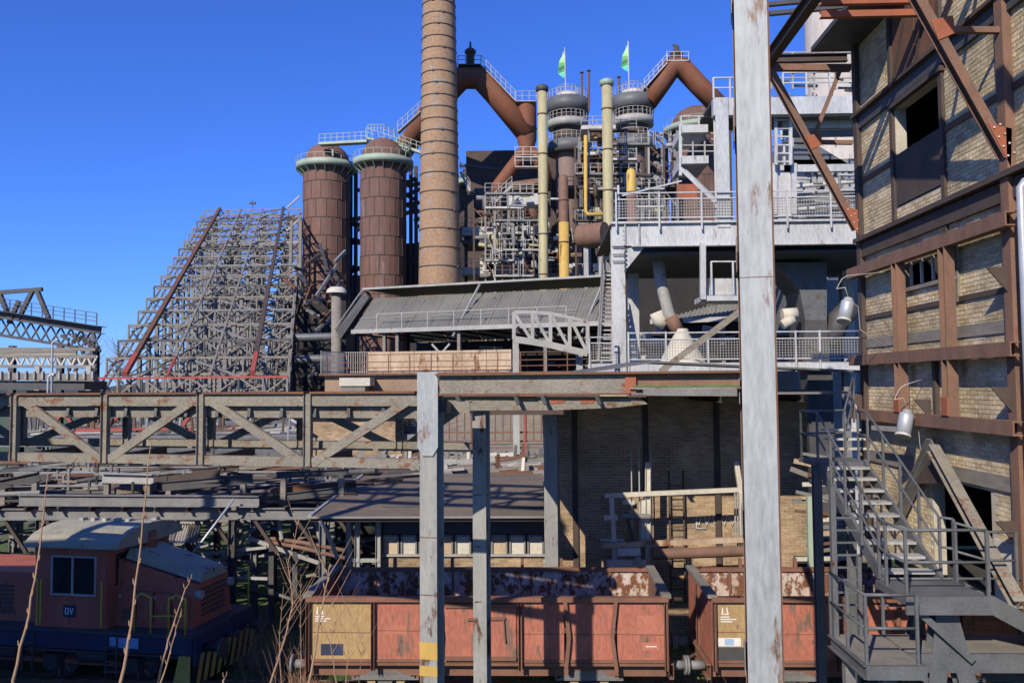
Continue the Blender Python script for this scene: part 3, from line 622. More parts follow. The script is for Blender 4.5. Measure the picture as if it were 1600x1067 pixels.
for y in (.75, W-.75): lo.mesh('headlight', MB().tube([(-.36, y, 2.3), (-.2, y, 2.3)], .11, 14), slight)
bbm = lo.box('buffer_beam', (-.04, .1, .75), (.04, W-.1, 1.42), lblue)
for i in range(9):
    y = .1+i*.32; lo.mesh('hazard_stripe', MB().plate([(.045, y, .25), (.045, y+.16, .25), (.045, y+.38, .98), (.045, y+.22, .98)], (.01, 0, 0)), yel if i % 1 == 0 else black, bbm)
lo.box('rail_guard', (-.02, .08, .3), (.04, W-.05, .75), black, bbm)
lo.mesh('hazard_stripe', MB().plate([(-.5, -.01, .35), (-.05, -.01, .35), (-.05, -.01, 1.0), (-.35, -.01, 1.0)], (0, .02, 0)), yel, bbm)
for y in (.5, W-.5):
    b_ = lo.mesh('buffer', MB().tube([(.04, y, 1.1), (.5, y, 1.1)], .11, 14), black); lo.mesh('buffer_disc', MB().tube([(.5, y, 1.1), (.56, y, 1.1)], .24, 20), sdark, b_)
for xa in (-1.9, -4.2, -7.0):
    for y in (.75, W-.75):
        w = lo.mesh('wheel', MB().tube([(xa, y-.07, .56), (xa, y+.07, .56)], .54, 26), sdark)
        for k in range(8):
            a = k*math.pi/4; lo.bar('spoke', (xa, y-.08, .56), (xa+math.cos(a)*.46, y-.08, .56+math.sin(a)*.46), .05, .07, lred, 'box', (0, 1, 0), w)
lo.bar('coupling_rod', (-7.0, .6, .5), (-1.9, .6, .5), .06, .12, lred)
lo.box('step', (-2.4, -.05, .5), (-1.9, .2, .55), sdark)
for x in (-.25, -1.2): lo.mesh('handrail', MB().tube([(x, .08, 1.48), (x, .08, 2.35), (x-.25, .08, 2.45), (x-.45, .08, 2.35), (x-.45, .08, 1.48)], .022, 8), yrail)
lo.mesh('handrail', MB().tube([(-.08, W-.1, 1.48), (-.08, W-.1, 2.5), (-.4, W-.1, 2.5)], .022, 8), yrail); lo.bar('handrail', (-1.2, .08, 1.9), (-.25, .08, 1.95), .03, .03, yrail, 'tube')
cd_ = lo.box('cab_door', (cx1-.42, .17, 1.55), (cx1-.04, .199, 3.3), lred, cab); 
for i in range(4): lo.box('hinge', (cx1+.1+i*.5, .495, 2.2), (cx1+.16+i*.5, .514, 2.28), slight, hd)
for i in range(4): lo.bar('door_latch', (cx1+.5+i*.5, .5, 1.95), (cx1+.5+i*.5, .5, 2.05), .03, .03, slight, 'box', None, hd)
for i in range(5): lo.box('louvre', (cx1+.18, .5, 1.65+i*.06), (cx1+.5, .514, 1.68+i*.06), sdark, hd)
lo.mesh('air_hose', MB().tube([(.05, 1.15, .9), (.25, 1.15, .8), (.3, 1.15, .5), (.2, 1.15, .35)], .03, 8), black); lo.mesh('coupling_hook', MB().tube([(.05, W/2, 1.1), (.3, W/2, 1.1), (.38, W/2, 1.2)], .05, 8), rustd)
lo.bar('brake_pipe', (-9, .02, .95), (-.3, .02, .95), .05, .05, rustd, 'tube'); lo.mesh('air_tank', MB().tube([(-3.4, .45, .75), (-2.6, .45, .75)], .2, 14), sdark); lo.mesh('air_tank', MB().tube([(-6.2, .45, .75), (-5.2, .45, .75)], .2, 14), sdark)
for x in (-4.75, -2.35): lo.box('step', (x, -.04, .75), (x+.3, .15, .79), sdark); lo.box('step', (x, -.04, 1.1), (x+.3, .15, 1.14), sdark); lo.bar('step_hanger', (x, -.02, .4), (x, -.02, 1.42), .03, .05, sdark); lo.bar('step_hanger', (x+.3, -.02, .4), (x+.3, -.02, 1.42), .03, .05, sdark)
for xa in (-1.9, -4.2, -7.0): lo.box('axle_box', (xa-.2, .3, .4), (xa+.2, .62, .76), sdark); lo.box('spring', (xa-.5, .35, .84), (xa+.5, .5, .95), rustd)
lo.mesh('horn', MB().tube([(cx1-.2, W/2+.5, 3.85), (cx1+.2, W/2+.5, 3.95)], .05, 8, True, .1), slight); lo.bar('wiper', (cx0+.7, .15, 2.4), (cx0+.9, .15, 2.9), .015, .02, black, 'box', None, cab); lo.bar('rain_strip', (cx0-.2, .06, 3.52), (cx1+.3, .06, 3.52), .04, .03, lroof, 'box', None, cab)
# track under loco
lt = T('railway_track', 'track under the dull red locomotive', 'track', (-6, 1.5, 0), None, LM)
for y in (.78, W-.78): lt.bar('rail', (-14, y, .02), (5, y, .02), .07, .14, rustb, 'I')
# ---------------------------------------------------------------- tar-roofed shed behind the wagons
sx0, sx1 = -6.3, .15; sh = T('tar_roof_shed', 'low brick shed with brown tar-paper roof and open porch behind the wagons', 'shed', (-3, 25, 0))
ze, zr = P(600, 806, 23).z, P(600, 741, 30).z
for i in range(7):
    a, b = i/7, (i+1)/7; ya, yb = 22.9+7.2*a, 22.9+7.2*b+.03; za, zb_ = ze+(zr-ze)*a, ze+(zr-ze)*b
    sh.mesh('roofing_strip', MB().hexa([(sx0, ya, za-.03), (sx1, ya, za-.03), (sx1, yb, zb_-.03), (sx0, yb, zb_-.03), (sx0, ya, za+.008*((i % 2)+1)), (sx1, ya, za+.008*((i % 2)+1)), (sx1, yb, zb_), (sx0, yb, zb_)]), tar)
sh.mesh('roof_board', MB().hexa([(sx0, 22.9, ze-.14), (sx1, 22.9, ze-.14), (sx1, 30, zr-.14), (sx0, 30, zr-.14), (sx0, 22.9, ze-.035), (sx1, 22.9, ze-.035), (sx1, 30, zr-.035), (sx0, 30, zr-.035)]), dark)
sh.bar('gutter', (sx0-.05, 22.85, ze-.02), (sx1, 22.85, ze-.02), .1, .08, smid, 'tube'); sh.bar('verge', (sx0, 22.9, ze+.02), (sx0, 30.1, zr+.02), .08, .06, galv)
sh.mesh('downpipe', MB().tube([(sx0+.3, 22.9, ze-.1), (sx0+.45, 23.1, ze-.5), (sx0+.75, 23.6, ze-1.6), (sx0+.8, 23.6, .3)], .06, 10), slight)
px0 = P(597, 850, 24).x
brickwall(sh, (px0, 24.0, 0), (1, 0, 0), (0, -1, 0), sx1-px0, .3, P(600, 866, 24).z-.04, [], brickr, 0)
zs = P(600, 866, 24).z
sh.box('sill', (px0, 23.9, zs-.04), (sx1, 24.05, zs+.02), slight)
n = 9; wz = P(600, 836, 24).z
for i in range(n):
    a = px0+(sx1-px0)*i/n; b = px0+(sx1-px0)*(i+1)/n; w = sh.box('window', (a+.06, 24.0, zs+.02), (b-.06, 24.05, wz), conc if i % 3 == 0 else dirtc)
    for q in (a+.05, b-.05): sh.bar('window_frame', (q, 23.97, zs+.02), (q, 23.97, wz), .05, .05, smid, 'box', None, w)
    sh.bar('window_frame', (a+.05, 23.97, wz), (b-.05, 23.97, wz), .05, .05, smid, 'box', None, w)
sh.box('upper_boarding', (px0, 24.02, wz+.03), (sx1, 24.1, ze+.1), sdark)
sh.box('rear_wall', (sx0+.5, 29.6, 0), (sx1, 29.8, zr-.1), dark)
for x in (sx0+.9, sx0+1.15, px0-.05): sh.bar('porch_post', (x, 23.7, 0), (x, 23.7, ze-.05), .14, .14, slight, 'H', (0, 1, 0))
for z in (zs-.1, 1.4): sh.bar('porch_rail', (sx0+.9, 23.7, z), (px0, 23.7, z), .08, .1, slight)
sh.bar('porch_brace', (sx0+.9, 23.7, 1.2), (sx0-.4, 23.4, .1), .08, .1, slight); sh.bar('porch_brace', (sx0+1.2, 23.7, 2.2), (sx0-.2, 23.4, .1), .08, .1, slight)
sh.box('side_wall', (sx0+1.3, 25.5, 0), (sx0+1.45, 29.6, ze), dark)
# ---------------------------------------------------------------- tall brick wall in deep shade with rack of old pipes
tw = T('brick_wall', 'tall dark brick wall half in shade behind the gantry', 'wall', (4, 25.3, 0))
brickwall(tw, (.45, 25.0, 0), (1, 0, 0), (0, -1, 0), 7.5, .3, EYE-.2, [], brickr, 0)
for x in (1.0, 3.1, 5.2): tw.box('pilaster', (x, 24.9, .3), (x+.16, 25.02, EYE-.3), rustd)
ldx = P(1046, 800, 24.8).x; ld = T('wall_ladder', 'rusty ladder fixed to the sunlit part of the tall brick wall', 'ladder', (ldx+.2, 24.8, .5))
for x in (ldx, ldx+.42): ld.bar('stile', (x, 24.8, 1.2), (x, 24.8, P(1046, 735, 24.8).z), .04, .05, rustd)
for i in range(11): ld.bar('rung', (ldx, 24.8, 1.6+i*.3), (ldx+.42, 24.8, 1.6+i*.3), .025, .025, rustd)
rk = T('pipe_rack', 'rack of buff steel posts and rails in front of the sunlit brick wall', 'rack', (4, 24, 0))
def rbar(nm, a, b, d, w, m, prof='box'): return rk.bar(nm, P(*a, d), P(*b, d), w, w, m, prof)
rbar('rail', (945, 774), (1172, 764), 23.6, .12, dirtc, 'C'); rbar('post', (1012, 722), (1012, 1000), 23.7, .14, dirtc, 'H'); rbar('post', (955, 774), (960, 850), 23.6, .12, dirtc); rbar('rail', (944, 808), (965, 808), 23.6, .14, dirtc)
rbar('rail', (972, 806), (1015, 807), 23.5, .16, smid, 'tube'); rbar('rail', (935, 843), (975, 843), 23.6, .08, slight); rbar('rail', (940, 852), (1170, 842), 23.4, .14, conc, 'C'); rbar('pipe', (1020, 866), (1172, 860), 23.2, .3, rustfr, 'tube'); rbar('rail', (945, 879), (1010, 879), 23.3, .16, dirtc)
rbar('rail', (965, 862), (1000, 861), 23.3, .2, dirtc); rbar('post', (1150, 720), (1162, 800), 23.6, .13, dirtc); rbar('post', (1163, 720), (1172, 780), 23.5, .13, dirtc); rbar('post', (1158, 770), (1160, 835), 23.5, .13, dirtc); rbar('post', (1168, 765), (1172, 850), 23.5, .1, dirtc)
for x, y in ((986, 705), (998, 700), (1017, 697)): rbar('rod', (x, y), (x+2, 850), 23.8, .03, slight)
for x in (1148, 1152, 1156): rbar('conduit', (x, 770), (x+1, 845), 24.7, .04, slight)
rbar('brace', (978, 800), (995, 870), 23.6, .1, rustd); rbar('post', (1006, 780), (1006, 850), 23.8, .16, dirtc)
p = P(996, 873, 23.3); rk.mesh('valve', MB().tube([p, p+V(0, -.2, 0)], .1, 14), slight); sg = P(982, 785, 24.8)
rk.box('sign_board', (sg.x-.17, 24.78, sg.z-.06), (sg.x+.17, 24.8, sg.z+.07), whited)
rk.bar('foot', (P(1012, 990, 23.7).x, 23.7, 0), P(1012, 995, 23.7), .14, .14, dirtc); rk.bar('foot', (P(960, 850, 23.6).x, 23.6, 0), P(960, 850, 23.6), .12, .12, dirtc); rk.bar('foot', (P(1172, 850, 23.5).x, 23.5, 0), P(1172, 850, 23.5), .12, .12, dirtc)
gf = T('graffiti', 'white scrawled graffiti on the sunlit brick wall', 'graffiti', P(1105, 818, 24.97)); mb = MB()
pts = [(1088+i*4, 812+9*math.sin(i*1.9)) for i in range(16)]
mb.tube([P(x, y, 24.96) for x, y in pts], .018, 5); gf.mesh('stroke', mb, whited); gf.mesh('stroke', MB().tube([P(1088, 806, 24.96), P(1088, 825, 24.96), P(1104, 826, 24.96)], .02, 5), whited)
# ---------------------------------------------------------------- external steel stair beside the brick building
st = T('steel_stair', 'grey steel outside stair with landings and railings by the brick building', 'stair', (6.2, 13.5, 0))
xa, xb = 5.66, 6.56; yt, yb_ = 17.0, 14.1; zt_, zb_ = P(1318, 722, 17).z, P(1418, 908, 13.9).z
N_ = 9
for i in range(N_):
    f = (i+.5)/N_; y = yt+(yb_-yt)*f; z = zt_+(zb_-zt_)*f; st.box('tread', (xa+.04, y-.15, z-.025), (xb-.04, y+.13, z+.02), slight)
for x in (xa, xb): st.bar('stringer', (x, yt+.1, zt_-.05), (x, yb_-.1, zb_-.05), .06, .24, sblue, 'C')
st.box('upper_landing', (xa-.1, yt+.05, zt_-.08), (xb+.1, yt+1.1, zt_), sblue)
for k in range(3): st.box('tread', (xb-.25, yt+1.15+k*.25, zt_+.15+k*.19), (xb+.55, yt+1.4+k*.25, zt_+.19+k*.19), dirtc)
st.box('lower_landing', (5.5, 12.85, zb_-.12), (6.75, 14.0, zb_), sblue); st.box('landing_edge', (5.48, 12.8, zb_-.24), (6.77, 12.86, zb_+.03), sblue)
def rail3(pts, h, r=.042):
    pts = [Vector(p) for p in pts]
    for f in (1.0, .52): st.mesh('handrail', MB().tube([p+V(0, 0, h*f) for p in pts], r/2, 8), sblue)
    for i in range(len(pts)-1):
        n = max(1, round((pts[i+1]-pts[i]).length/.95))
        for k in range(n+(1 if i == len(pts)-2 else 0)):
            p = pts[i].lerp(pts[i+1], k/n); st.bar('railing_post', p, p+V(0, 0, h), r, r, sblue)
rail3([(xa-.05, yt+1.05, zt_), (xa-.05, yt, zt_), (xa-.05, yb_, zb_), (5.52, 13.6, zb_), (5.52, 12.88, zb_), (6.73, 12.88, zb_)], 1.0)
rail3([(xb+.05, yt+.5, zt_), (xb+.05, yt, zt_), (xb+.05, yb_, zb_), (6.74, 13.9, zb_)], 1.0); rail3([(xa-.05, yt+1.05, zt_), (xb, yt+1.1, zt_), (xb+.5, yt+1.9, zt_+.7)], 1.0)
# flight down to the right
z2 = P(1600, 985, 12.9).z
for y in (12.95, 13.75): st.bar('stringer', (6.76, y, zb_-.1), (8.3, y, z2-.45), .07, .26, sblue, 'C')
for i in range(6): f = (i+.5)/6; st.box('tread', (6.76+1.5*f-.12, 12.98, zb_-.1-f*.75), (6.76+1.5*f+.13, 13.72, zb_-.06-f*.75), sblue)
rail3([(6.74, 13.85, zb_), (7.25, 13.85, zb_-.15), (7.7, 13.85, zb_-.15)], .95)
# low platform with ladder post
zp = P(1350, 1028, 12.8).z; st.box('low_platform', (4.75, 12.5, zp-.08), (5.55, 14.0, zp), wood); st.bar('platform_edge', (4.73, 12.48, zp-.1), (5.6, 12.48, zp-.1), .06, .2, sblue, 'C'); st.bar('platform_edge', (4.73, 12.48, zp-.1), (4.73, 14, zp-.1), .06, .2, sblue, 'C')
st.box('low_walk', (5.6, 13.1, zp-.06), (7.9, 14.0, zp), wood); st.bar('platform_edge', (5.55, 13.05, zp-.14), (7.9, 13.05, zp-.14), .08, .28, sblue, 'C')
rail3([(4.76, 14.0, zp), (4.76, 12.52, zp), (5.5, 12.52, zp)], 1.0); rail3([(5.6, 13.98, zp), (7.9, 13.98, zp)], .9)
pa, pb = V(4.8, 13.9, zp), V(4.8, 13.9, zt_-.1); st.bar('ladder_stile', pa, pb, .08, .1, sblue); st.bar('ladder_stile', (5.2, 13.9, zp), (5.2, 13.9, zb_+.4), .06, .08, sblue)
for i in range(9): st.bar('rung', (4.8, 13.9, zp+.3+i*.2), (5.2, 13.9, zp+.3+i*.2), .03, .03, sblue)
st.bar('stair_post', (xa-.02, yt+.2, 0), (xa-.02, yt+.2, zt_-.08), .16, .16, sblue, 'I', (0, 1, 0)); st.bar('stair_post', (xb+.0, yt+.9, 0), (xb, yt+.9, zt_-.08), .16, .16, sblue, 'I', (0, 1, 0))
ap = V(6.2, 13.2, zb_-.15)
for p, w in (((5.45, 12.9, 0), .26), ((7.1, 12.9, 0), .26)): st.bar('raking_leg', ap, p, w, .24, sblue, 'I', (0, 1, 0))
st.bar('raking_leg', (6.2, 13.9, zb_-.15), (5.6, 14.4, 0), .2, .2, sblue, 'I', (0, 1, 0)); st.bar('knee_brace', (5.6, 12.95, zb_-.12), (6.5, 12.95, zb_-.95), .08, .1, sblue, 'L'); st.bar('pier', (5.6, 13.9, 0), (5.6, 13.9, zp-.08), .2, .2, smid, 'I', (0, 1, 0)); st.bar('pier', (5.95, 13.6, 0), (5.95, 13.6, zb_-.9), .2, .3, sdark, 'box'); st.bar('pier', (4.85, 13.5, 0), (4.85, 13.5, zp-.08), .15, .15, smid)
# pale odd timbers and old shed behind the stair
bs = T('plank_lean_to', 'collapsed lean-to of pale planks behind the steel stair', 'lean-to', (6.5, 22.5, 0))
for i in range(18):
    z = 2.9+i*.16+random.random()*.08; x = P(1238, 800, 22.5).x+random.random()*.7; bs.bar('plank', (x, 22.5+random.random()*.4, z), (x+.6+random.random()*1.3, 22.6+random.random()*.3, z+random.uniform(-.3, .25)), .04, random.uniform(.05, .14), [dirtc, wood, rustb, wood, conc, smid][i % 6])
bs.bar('post', (P(1264, 800, 22).x, 22, 0), P(1264, 775, 22), .12, .14, green); bs.bar('post', (8.6, 22.6, 0), (8.6, 22.6, 5.8), .12, .14, wood)
bs.box('back_panel', (6.9, 23, 0), (8.8, 23.1, 2.9), dark)
# ---------------------------------------------------------------- white steel platform structure (depth 32)
wd = 32.0
ws = T('white_platform', 'white painted steel platform tower with railed decks beside the brick building', 'platform', (P(1150, 500, wd).x, wd, 0))
def wbar(nm, a, b, d, w, h, m=None, prof='box', d2=None, up=None): return ws.bar(nm, P(*a, d), P(*b, d2 or d), w, h, m or white, prof, up)
xl = P(968, 500, wd).x; xr = 16.0
zd = P(1000, 347, wd).z; zgb = P(1000, 384, wd).z
ws.bar('column', (xl, wd+.33, 0), (xl, wd+.33, zgb+.9), .5, .5, white, 'I', (0, 1, 0)); ws.bar('column', (P(990, 500, 38).x, 38, 0), (P(990, 500, 38).x, 38, zgb), .45, .5, white, 'I', (0, 1, 0))
ws.bar('column', (14, wd+.3, 0), (14, wd+.3, zgb), .5, .5, white, 'I', (0, 1, 0)); ws.bar('column', (14, 38, 0), (14, 38, zgb), .5, .5, white, 'I', (0, 1, 0))
ws.mesh('girder_web', MB().box((xl-.25, wd, zgb), (xr, wd+.06, zd-.08)), white); ws.box('top_flange', (xl-.3, wd-.14, zd-.08), (xr, wd+.2, zd), white); ws.box('bottom_flange', (xl+.5, wd-.12, zgb-.05), (xr, wd+.2, zgb), white)
for px in (976, 998): x = P(px, 360, wd).x; ws.box('stiffener', (x-.02, wd-.1, zgb), (x+.02, wd-.002, zd-.08), white)
ws.mesh('haunch', MB().plate([(xl+.26, wd+.1, zgb-.05), (xl+1.0, wd+.1, zgb-.05), (xl+.26, wd+.1, zgb-.95)], (0, .08, 0)), white)
mb = MB()
for i in range(10): mb.box((xl+.2, wd-.05, zgb-1.0+i*.17), (xl+.28, wd-.001, zgb-.93+i*.17))
ws.mesh('bolt_row', mb, sdark)
for z in (zgb-.05, zgb-.35, zgb-.62): ws.box('stiffener', (xl-.24, wd-.02, z), (xl+.24, wd-.002, z+.04), sdark)
ws.box('deck', (xl-.3, wd+.2, zd-.1), (xr, 40, zd-.02), sdark); ws.box('deck_soffit', (xl+.3, wd+.3, zgb-.3), (xr, 39.8, zgb-.2), sdark)
for y in (34, 36, 38): ws.bar('floor_beam', (xl, y, zgb+.1), (xr, y, zgb+.1), .2, .5, smid, 'I')
def mrail(xs, y, z, h=1.1, mesh=True, m=white):
    for i in range(len(xs)-1):
        a, b = xs[i], xs[i+1]
        for f in (1, .78, .12): ws.bar('rail', (a, y, z+h*f), (b, y, z+h*f), .045, .045, m)
        if mesh: ws.mesh('mesh_panel', wiremesh((a+.05, y+.02, z+h*.14), (b-.05, y+.02, z+h*.14), h*.62, .1, .016), slight)
    for x in xs: ws.bar('railing_post', (x, y-.05, z-.35), (x, y-.05, z+h+.04), .06, .07, m)
mrail([P(px, 340, wd).x for px in (962, 1029, 1095, 1160, 1228, 1296, 1350)], wd-.12, zd)
wbar('rail', (972, 306), (1065, 283), wd+1, .06, .06); wbar('railing_post', (966, 345), (966, 290), wd, .07, .07)
# upper frame
def zz(py, d=wd): return P(1130, py, d).z
xu = P(1129, 250, wd).x
ws.bar('upper_column', (xu, wd+.16, zd-.25), (xu, wd+.16, zz(153)), .5, .4, white, 'I', (0, 1, 0)); ws.box('upper_girder', (xu-.3, wd+.02, zz(180)), (xr-.6, wd+.4, zz(153)), white); ws.box('upper_deck', (xu-.3, wd+.4, zz(156)), (xr-1, 36, zz(152)), sdark)
ws.railing([(xu-.28, wd+.1, zz(152)), (xu+1.0, wd+.1, zz(152))], .8, white, .65, (1, .5), .05, None, False)
ws.railing([(P(1225, 150, wd).x, wd+.1, zz(150)), (P(1335, 150, wd).x, wd+.1, zz(150))], .9, white, .8, (1, .55), .05, None, False)
for y, h, m in ((190, .3, white), (204, .25, sblue), (258, .28, white)): ws.box('cross_girder', (P(1225, y, 33).x, 33, P(1225, y, 33).z-h), (xr-1, 33.2, P(1225, y, 33).z), m)
for px in (1212, 1235): ws.bar('ladder_stile', P(px, 258, 32.6), P(px, 180, 32.6), .12, .12, white)
for i in range(6): ws.bar('rung', P(1212, 188+i*13, 32.6), P(1235, 188+i*13, 32.6), .07, .06, white)
ws.box('door_panel', (P(1213, 300, 33).x, 33, zd), (P(1236, 300, 33).x, 33.1, P(1213, 258, 33).z), whited); ws.bar('upper_column', P(1240, 340, 33), P(1240, 256, 33), .2, .2, white); ws.bar('upper_column', P(1210, 340, 33), P(1210, 256, 33), .2, .2, white)
# side platform on the upper frame
for y in (200, 248): ws.box('side_platform', (P(1063, y, 34).x, 33.6, P(1063, y, 34).z-.32), (xu-.2, 36, P(1063, y, 34).z), white)
ws.railing([P(1064, 195, 34), P(1120, 195, 34)], .0+.35, white, .6, (1,), .05, None, False); ws.railing([P(1064, 246, 34), P(1120, 246, 34)], 1.0, slight, .55, (1, .75, .5, .25), .045, None, False)
ws.bar('side_post', P(1063, 275, 34), P(1063, 195, 34), .12, .12, white); ws.bar('diagonal', P(1066, 264, 34), P(1126, 322, 32.6), .16, .16, white, 'C')
# hanging small platform
hp = P(1097, 470, 31)
ws.bar('hanger', P(1098, 380, 31), P(1098, 468, 31), .2, .2, white); ws.box('hanging_platform', (hp.x, 31, P(1100, 470, 31).z), (P(1185, 470, 31).x, 32.5, P(1100, 462, 31).z), white); ws.box('rusty_panel', (hp.x+.25, 31.3, P(1100, 460, 31).z), (P(1185, 460, 31).x, 31.35, P(1100, 434, 31).z), whited)
ws.railing([P(1112, 461, 31), P(1180, 461, 31)], 1.25, white, .9, (1,), .05, None, False); ws.bar('ladder_stile', P(1157, 440, 31), P(1157, 380, 31), .06, .06, white)
for i in range(4): ws.bar('rung', P(1157, 384+i*13, 31), P(1170, 384+i*13, 31), .05, .05, white)
# lower walkway
zl = P(1000, 568, wd).z
for a, b in ((918, 957), (980, 1345)):
    ws.box('walkway_edge', (P(a, 570, wd).x, wd-.4, zl-.32), (P(b, 570, wd).x, wd-.34, zl), white); ws.box('walkway_deck', (P(a, 570, wd).x, wd-.34, zl-.1), (P(b, 570, wd).x, wd+1.6, zl-.03), slight)
for x in (P(925, 570, wd).x, P(1100, 570, wd).x, P(1330, 570, wd).x): ws.bar('walkway_post', (x, wd+.6, 0), (x, wd+.6, zl-.1), .25, .25, smid, 'I', (0, 1, 0))
mrail([P(px, 560, wd).x for px in (980, 1038, 1103, 1168, 1238, 1275, 1345)], wd-.4, zl, 1.15); mrail([P(px, 560, wd).x for px in (920, 957)], wd-.4, zl, 1.0)
# grey pipe chute, cone, hopper
ch = T('pipe_chute', 'grey bent chute pipe ending in a cone on the white walkway', 'chute', P(1065, 560, 33.5))
ch.mesh('pipe', MB().tube([P(1027, 395, 34), P(1032, 440, 34), P(1045, 490, 34), P(1062, 522, 34)], .24, 14), slight); ch.mesh('sleeve', MB().tube([P(1047, 495, 33.9), P(1061, 520, 33.9)], .27, 14), rustfr)
c0 = P(1066, 560, 33.8); ch.mesh('cone', MB().lathe((c0.x, c0.y, c0.z-.3), [(1.0, 0), (.75, .5), (.3, 1.3), (.25, 1.5)], 20), dirtc)
ch.bar('foot', (c0.x, c0.y, 0), (c0.x, c0.y, c0.z-.3), .8, .8, sdark); ch.mesh('elbow', MB().tube([P(1025, 488, 34.2), P(1030, 500, 34.2), P(1040, 506, 34.2)], .28, 12), dirtc)
hx = T('steel_hopper', 'dark blue-grey hopper with riveted chute in shade under the white deck', 'hopper', P(1270, 540, 34))
a = [P(1212, 410, 34), P(1292, 410, 34), P(1292, 500, 34), P(1258, 500, 34), P(1250, 455, 34)]
hx.mesh('bin', MB().plate(a, (0, 2, 0)), sblue); hx.mesh('leg', MB().plate([P(1258, 500, 34), P(1292, 500, 34), P(1297, 572, 34), P(1254, 572, 34)], (0, 2, 0)), sdark); hx.bar('pier', (P(1275, 560, 35).x, 35, 0), P(1275, 572, 35), 1, 1, sdark)
for i in range(6):
    for x in (1262, 1288): hx.mesh('rivet', MB().box(P(x, 425+i*13, 33.98), P(x+1.5, 427+i*13, 34)), sdark)
hx.mesh('duct', MB().tube([P(1330, 480, 34.5), P(1310, 500, 34.5), P(1296, 540, 34.5)], .45, 14), sdark); hx.mesh('pipe', MB().tube([P(1222, 492, 34), P(1245, 490, 34)], .25, 12), dirtc); hx.mesh('pipe', MB().tube([P(1222, 508, 33.8), P(1240, 498, 33.8)], .2, 12), dirtc)
rs = T('raking_strut', 'long rusty raking strut in front of the white walkway', 'strut', P(1030, 582, 27)); rs.bar('angle', P(1031, 581, 27), P(1168, 477, 27), .16, .2, olive, 'L'); rs.bar('foot', (P(1031, 581, 27).x, 27, 0), P(1031, 583, 27), .2, .2, sdark); rs.bar('head_post', (P(1172, 480, 27).x, 27, 0), P(1172, 474, 27), .2, .2, sdark)
# backdrop machinery behind the white deck
mh = T('gas_plant_house', 'pale machinery house with stained panels behind the white deck', 'building', P(1290, 400, 44))
mh.box('body', (P(1240, 340, 44).x, 44, 0), (22, 50, P(1240, 250, 44).z), smid)
for i in range(5): mh.box('wall_panel', (P(1240, 340, 44).x+i*1.3, 43.9, P(1240, 300, 44).z), (P(1240, 340, 44).x+i*1.3+1.2, 43.99, P(1240, 258, 44).z), slight)
for i in range(8): p = P(1252+i*11, 268+random.random()*24, 43.8); mh.mesh('vent', MB().tube([p, p+V(0, .2, 0)], .12, 10), sdark)
for i in range(7): y = 262+i*12; mh.bar('pipe', P(1242, y+30, 43.2), P(1335, y+22, 43.2), .22, .22, [whited, slight, smid][i % 3], 'tube')
for i in range(60):
    x = random.uniform(1205, 1335); y = random.uniform(105, 330); v = random.random() < .4; L = random.uniform(6, 40); mh.bar('pipe', P(x, y, 40), P(x+(1 if v else L), y+(L if v else random.uniform(-2, 2)), 40), .12, .12, random.choice([white, slight, smid, rustb, sdark]), 'tube')
for y in (118, 140, 230): mh.railing([P(1205, y, 39), P(1340, y, 39)], 1.1, slight, 1.1, (1, .5), .06)
mh.mesh('roof_slope', MB().plate([P(1240, 205, 44), P(1335, 262, 44), P(1240, 262, 44)], (0, 4, 0)), sblue)
bh = T('dark_ore_bin', 'dark bin house with rust door in the shade under the white deck', 'building', P(1100, 500, 46))
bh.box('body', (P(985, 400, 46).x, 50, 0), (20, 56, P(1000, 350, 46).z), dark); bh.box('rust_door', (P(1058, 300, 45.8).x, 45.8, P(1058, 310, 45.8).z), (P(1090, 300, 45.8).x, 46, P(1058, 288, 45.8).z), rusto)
for y in (400, 425, 530, 545): bh.bar('beam', P(985, y, 45), P(1340, y, 45), .3, .4, rustd, 'I')
for i in range(26):
    x = random.uniform(985, 1170); y = random.uniform(505, 565); bh.bar('scrap_panel', P(x, y, 40+random.random()*3), P(x+random.uniform(8, 40), y+random.uniform(-5, 5), 41), .1, random.uniform(.1, .5), random.choice([whited, slight, rustb, smid, conc]))
# steep stair left of white column
ss = T('steep_stair', 'steep steel stair climbing beside the white corner column', 'stair', P(945, 565, 33))
for px in (937, 958): ss.bar('stringer', P(px-2, 566, 33), P(px+6 if px < 950 else px, 425, 36), .1, .2, smid)
for i in range(22): f = i/21; a = P(938, 566, 33).lerp(P(944, 425, 36), f); b = P(957, 566, 33).lerp(P(958, 425, 36), f); ss.bar('tread', a, b, .25, .06, slight)
ss.mesh('handrail', MB().tube([P(934, 540, 32.8), P(942, 400, 35.8)], .04, 6), smid); ss.mesh('foot', MB().box((P(945, 566, 33).x-.3, 32.9, 0), (P(945, 566, 33).x+.3, 33.3, P(945, 566, 33).z)), sdark)
# inclined truss gangway
gw = T('truss_gangway', 'grey inclined truss conveyor gangway in front of the corrugated hall', 'gangway', P(860, 550, 38))
cp = [(803, 488), (832, 488), (860, 490), (890, 496), (918, 503)]; bp_ = [(803, 530), (832, 534), (860, 539), (890, 546), (918, 552)]
for dd in (0, 1.6):
    for k in range(4):
        gw.bar('chord', P(*cp[k], 38+dd), P(*cp[k+1], 38+dd), .14, .16, slight); gw.bar('chord', P(*bp_[k], 38+dd), P(*bp_[k+1], 38+dd), .18, .3, slight, 'C'); gw.bar('diagonal', P(*cp[k], 38+dd), P(*bp_[k+1], 38+dd), .12, .14, slight)
    for k in range(5): gw.bar('post', P(*cp[k], 38+dd), P(*bp_[k], 38+dd), .16, .16, slight)
gw.mesh('conveyor_bed', MB().plate([P(805, 512, 38.8), P(918, 530, 38.8), P(918, 538, 38.8), P(805, 520, 38.8)], (0, .8, 0)), rustd)
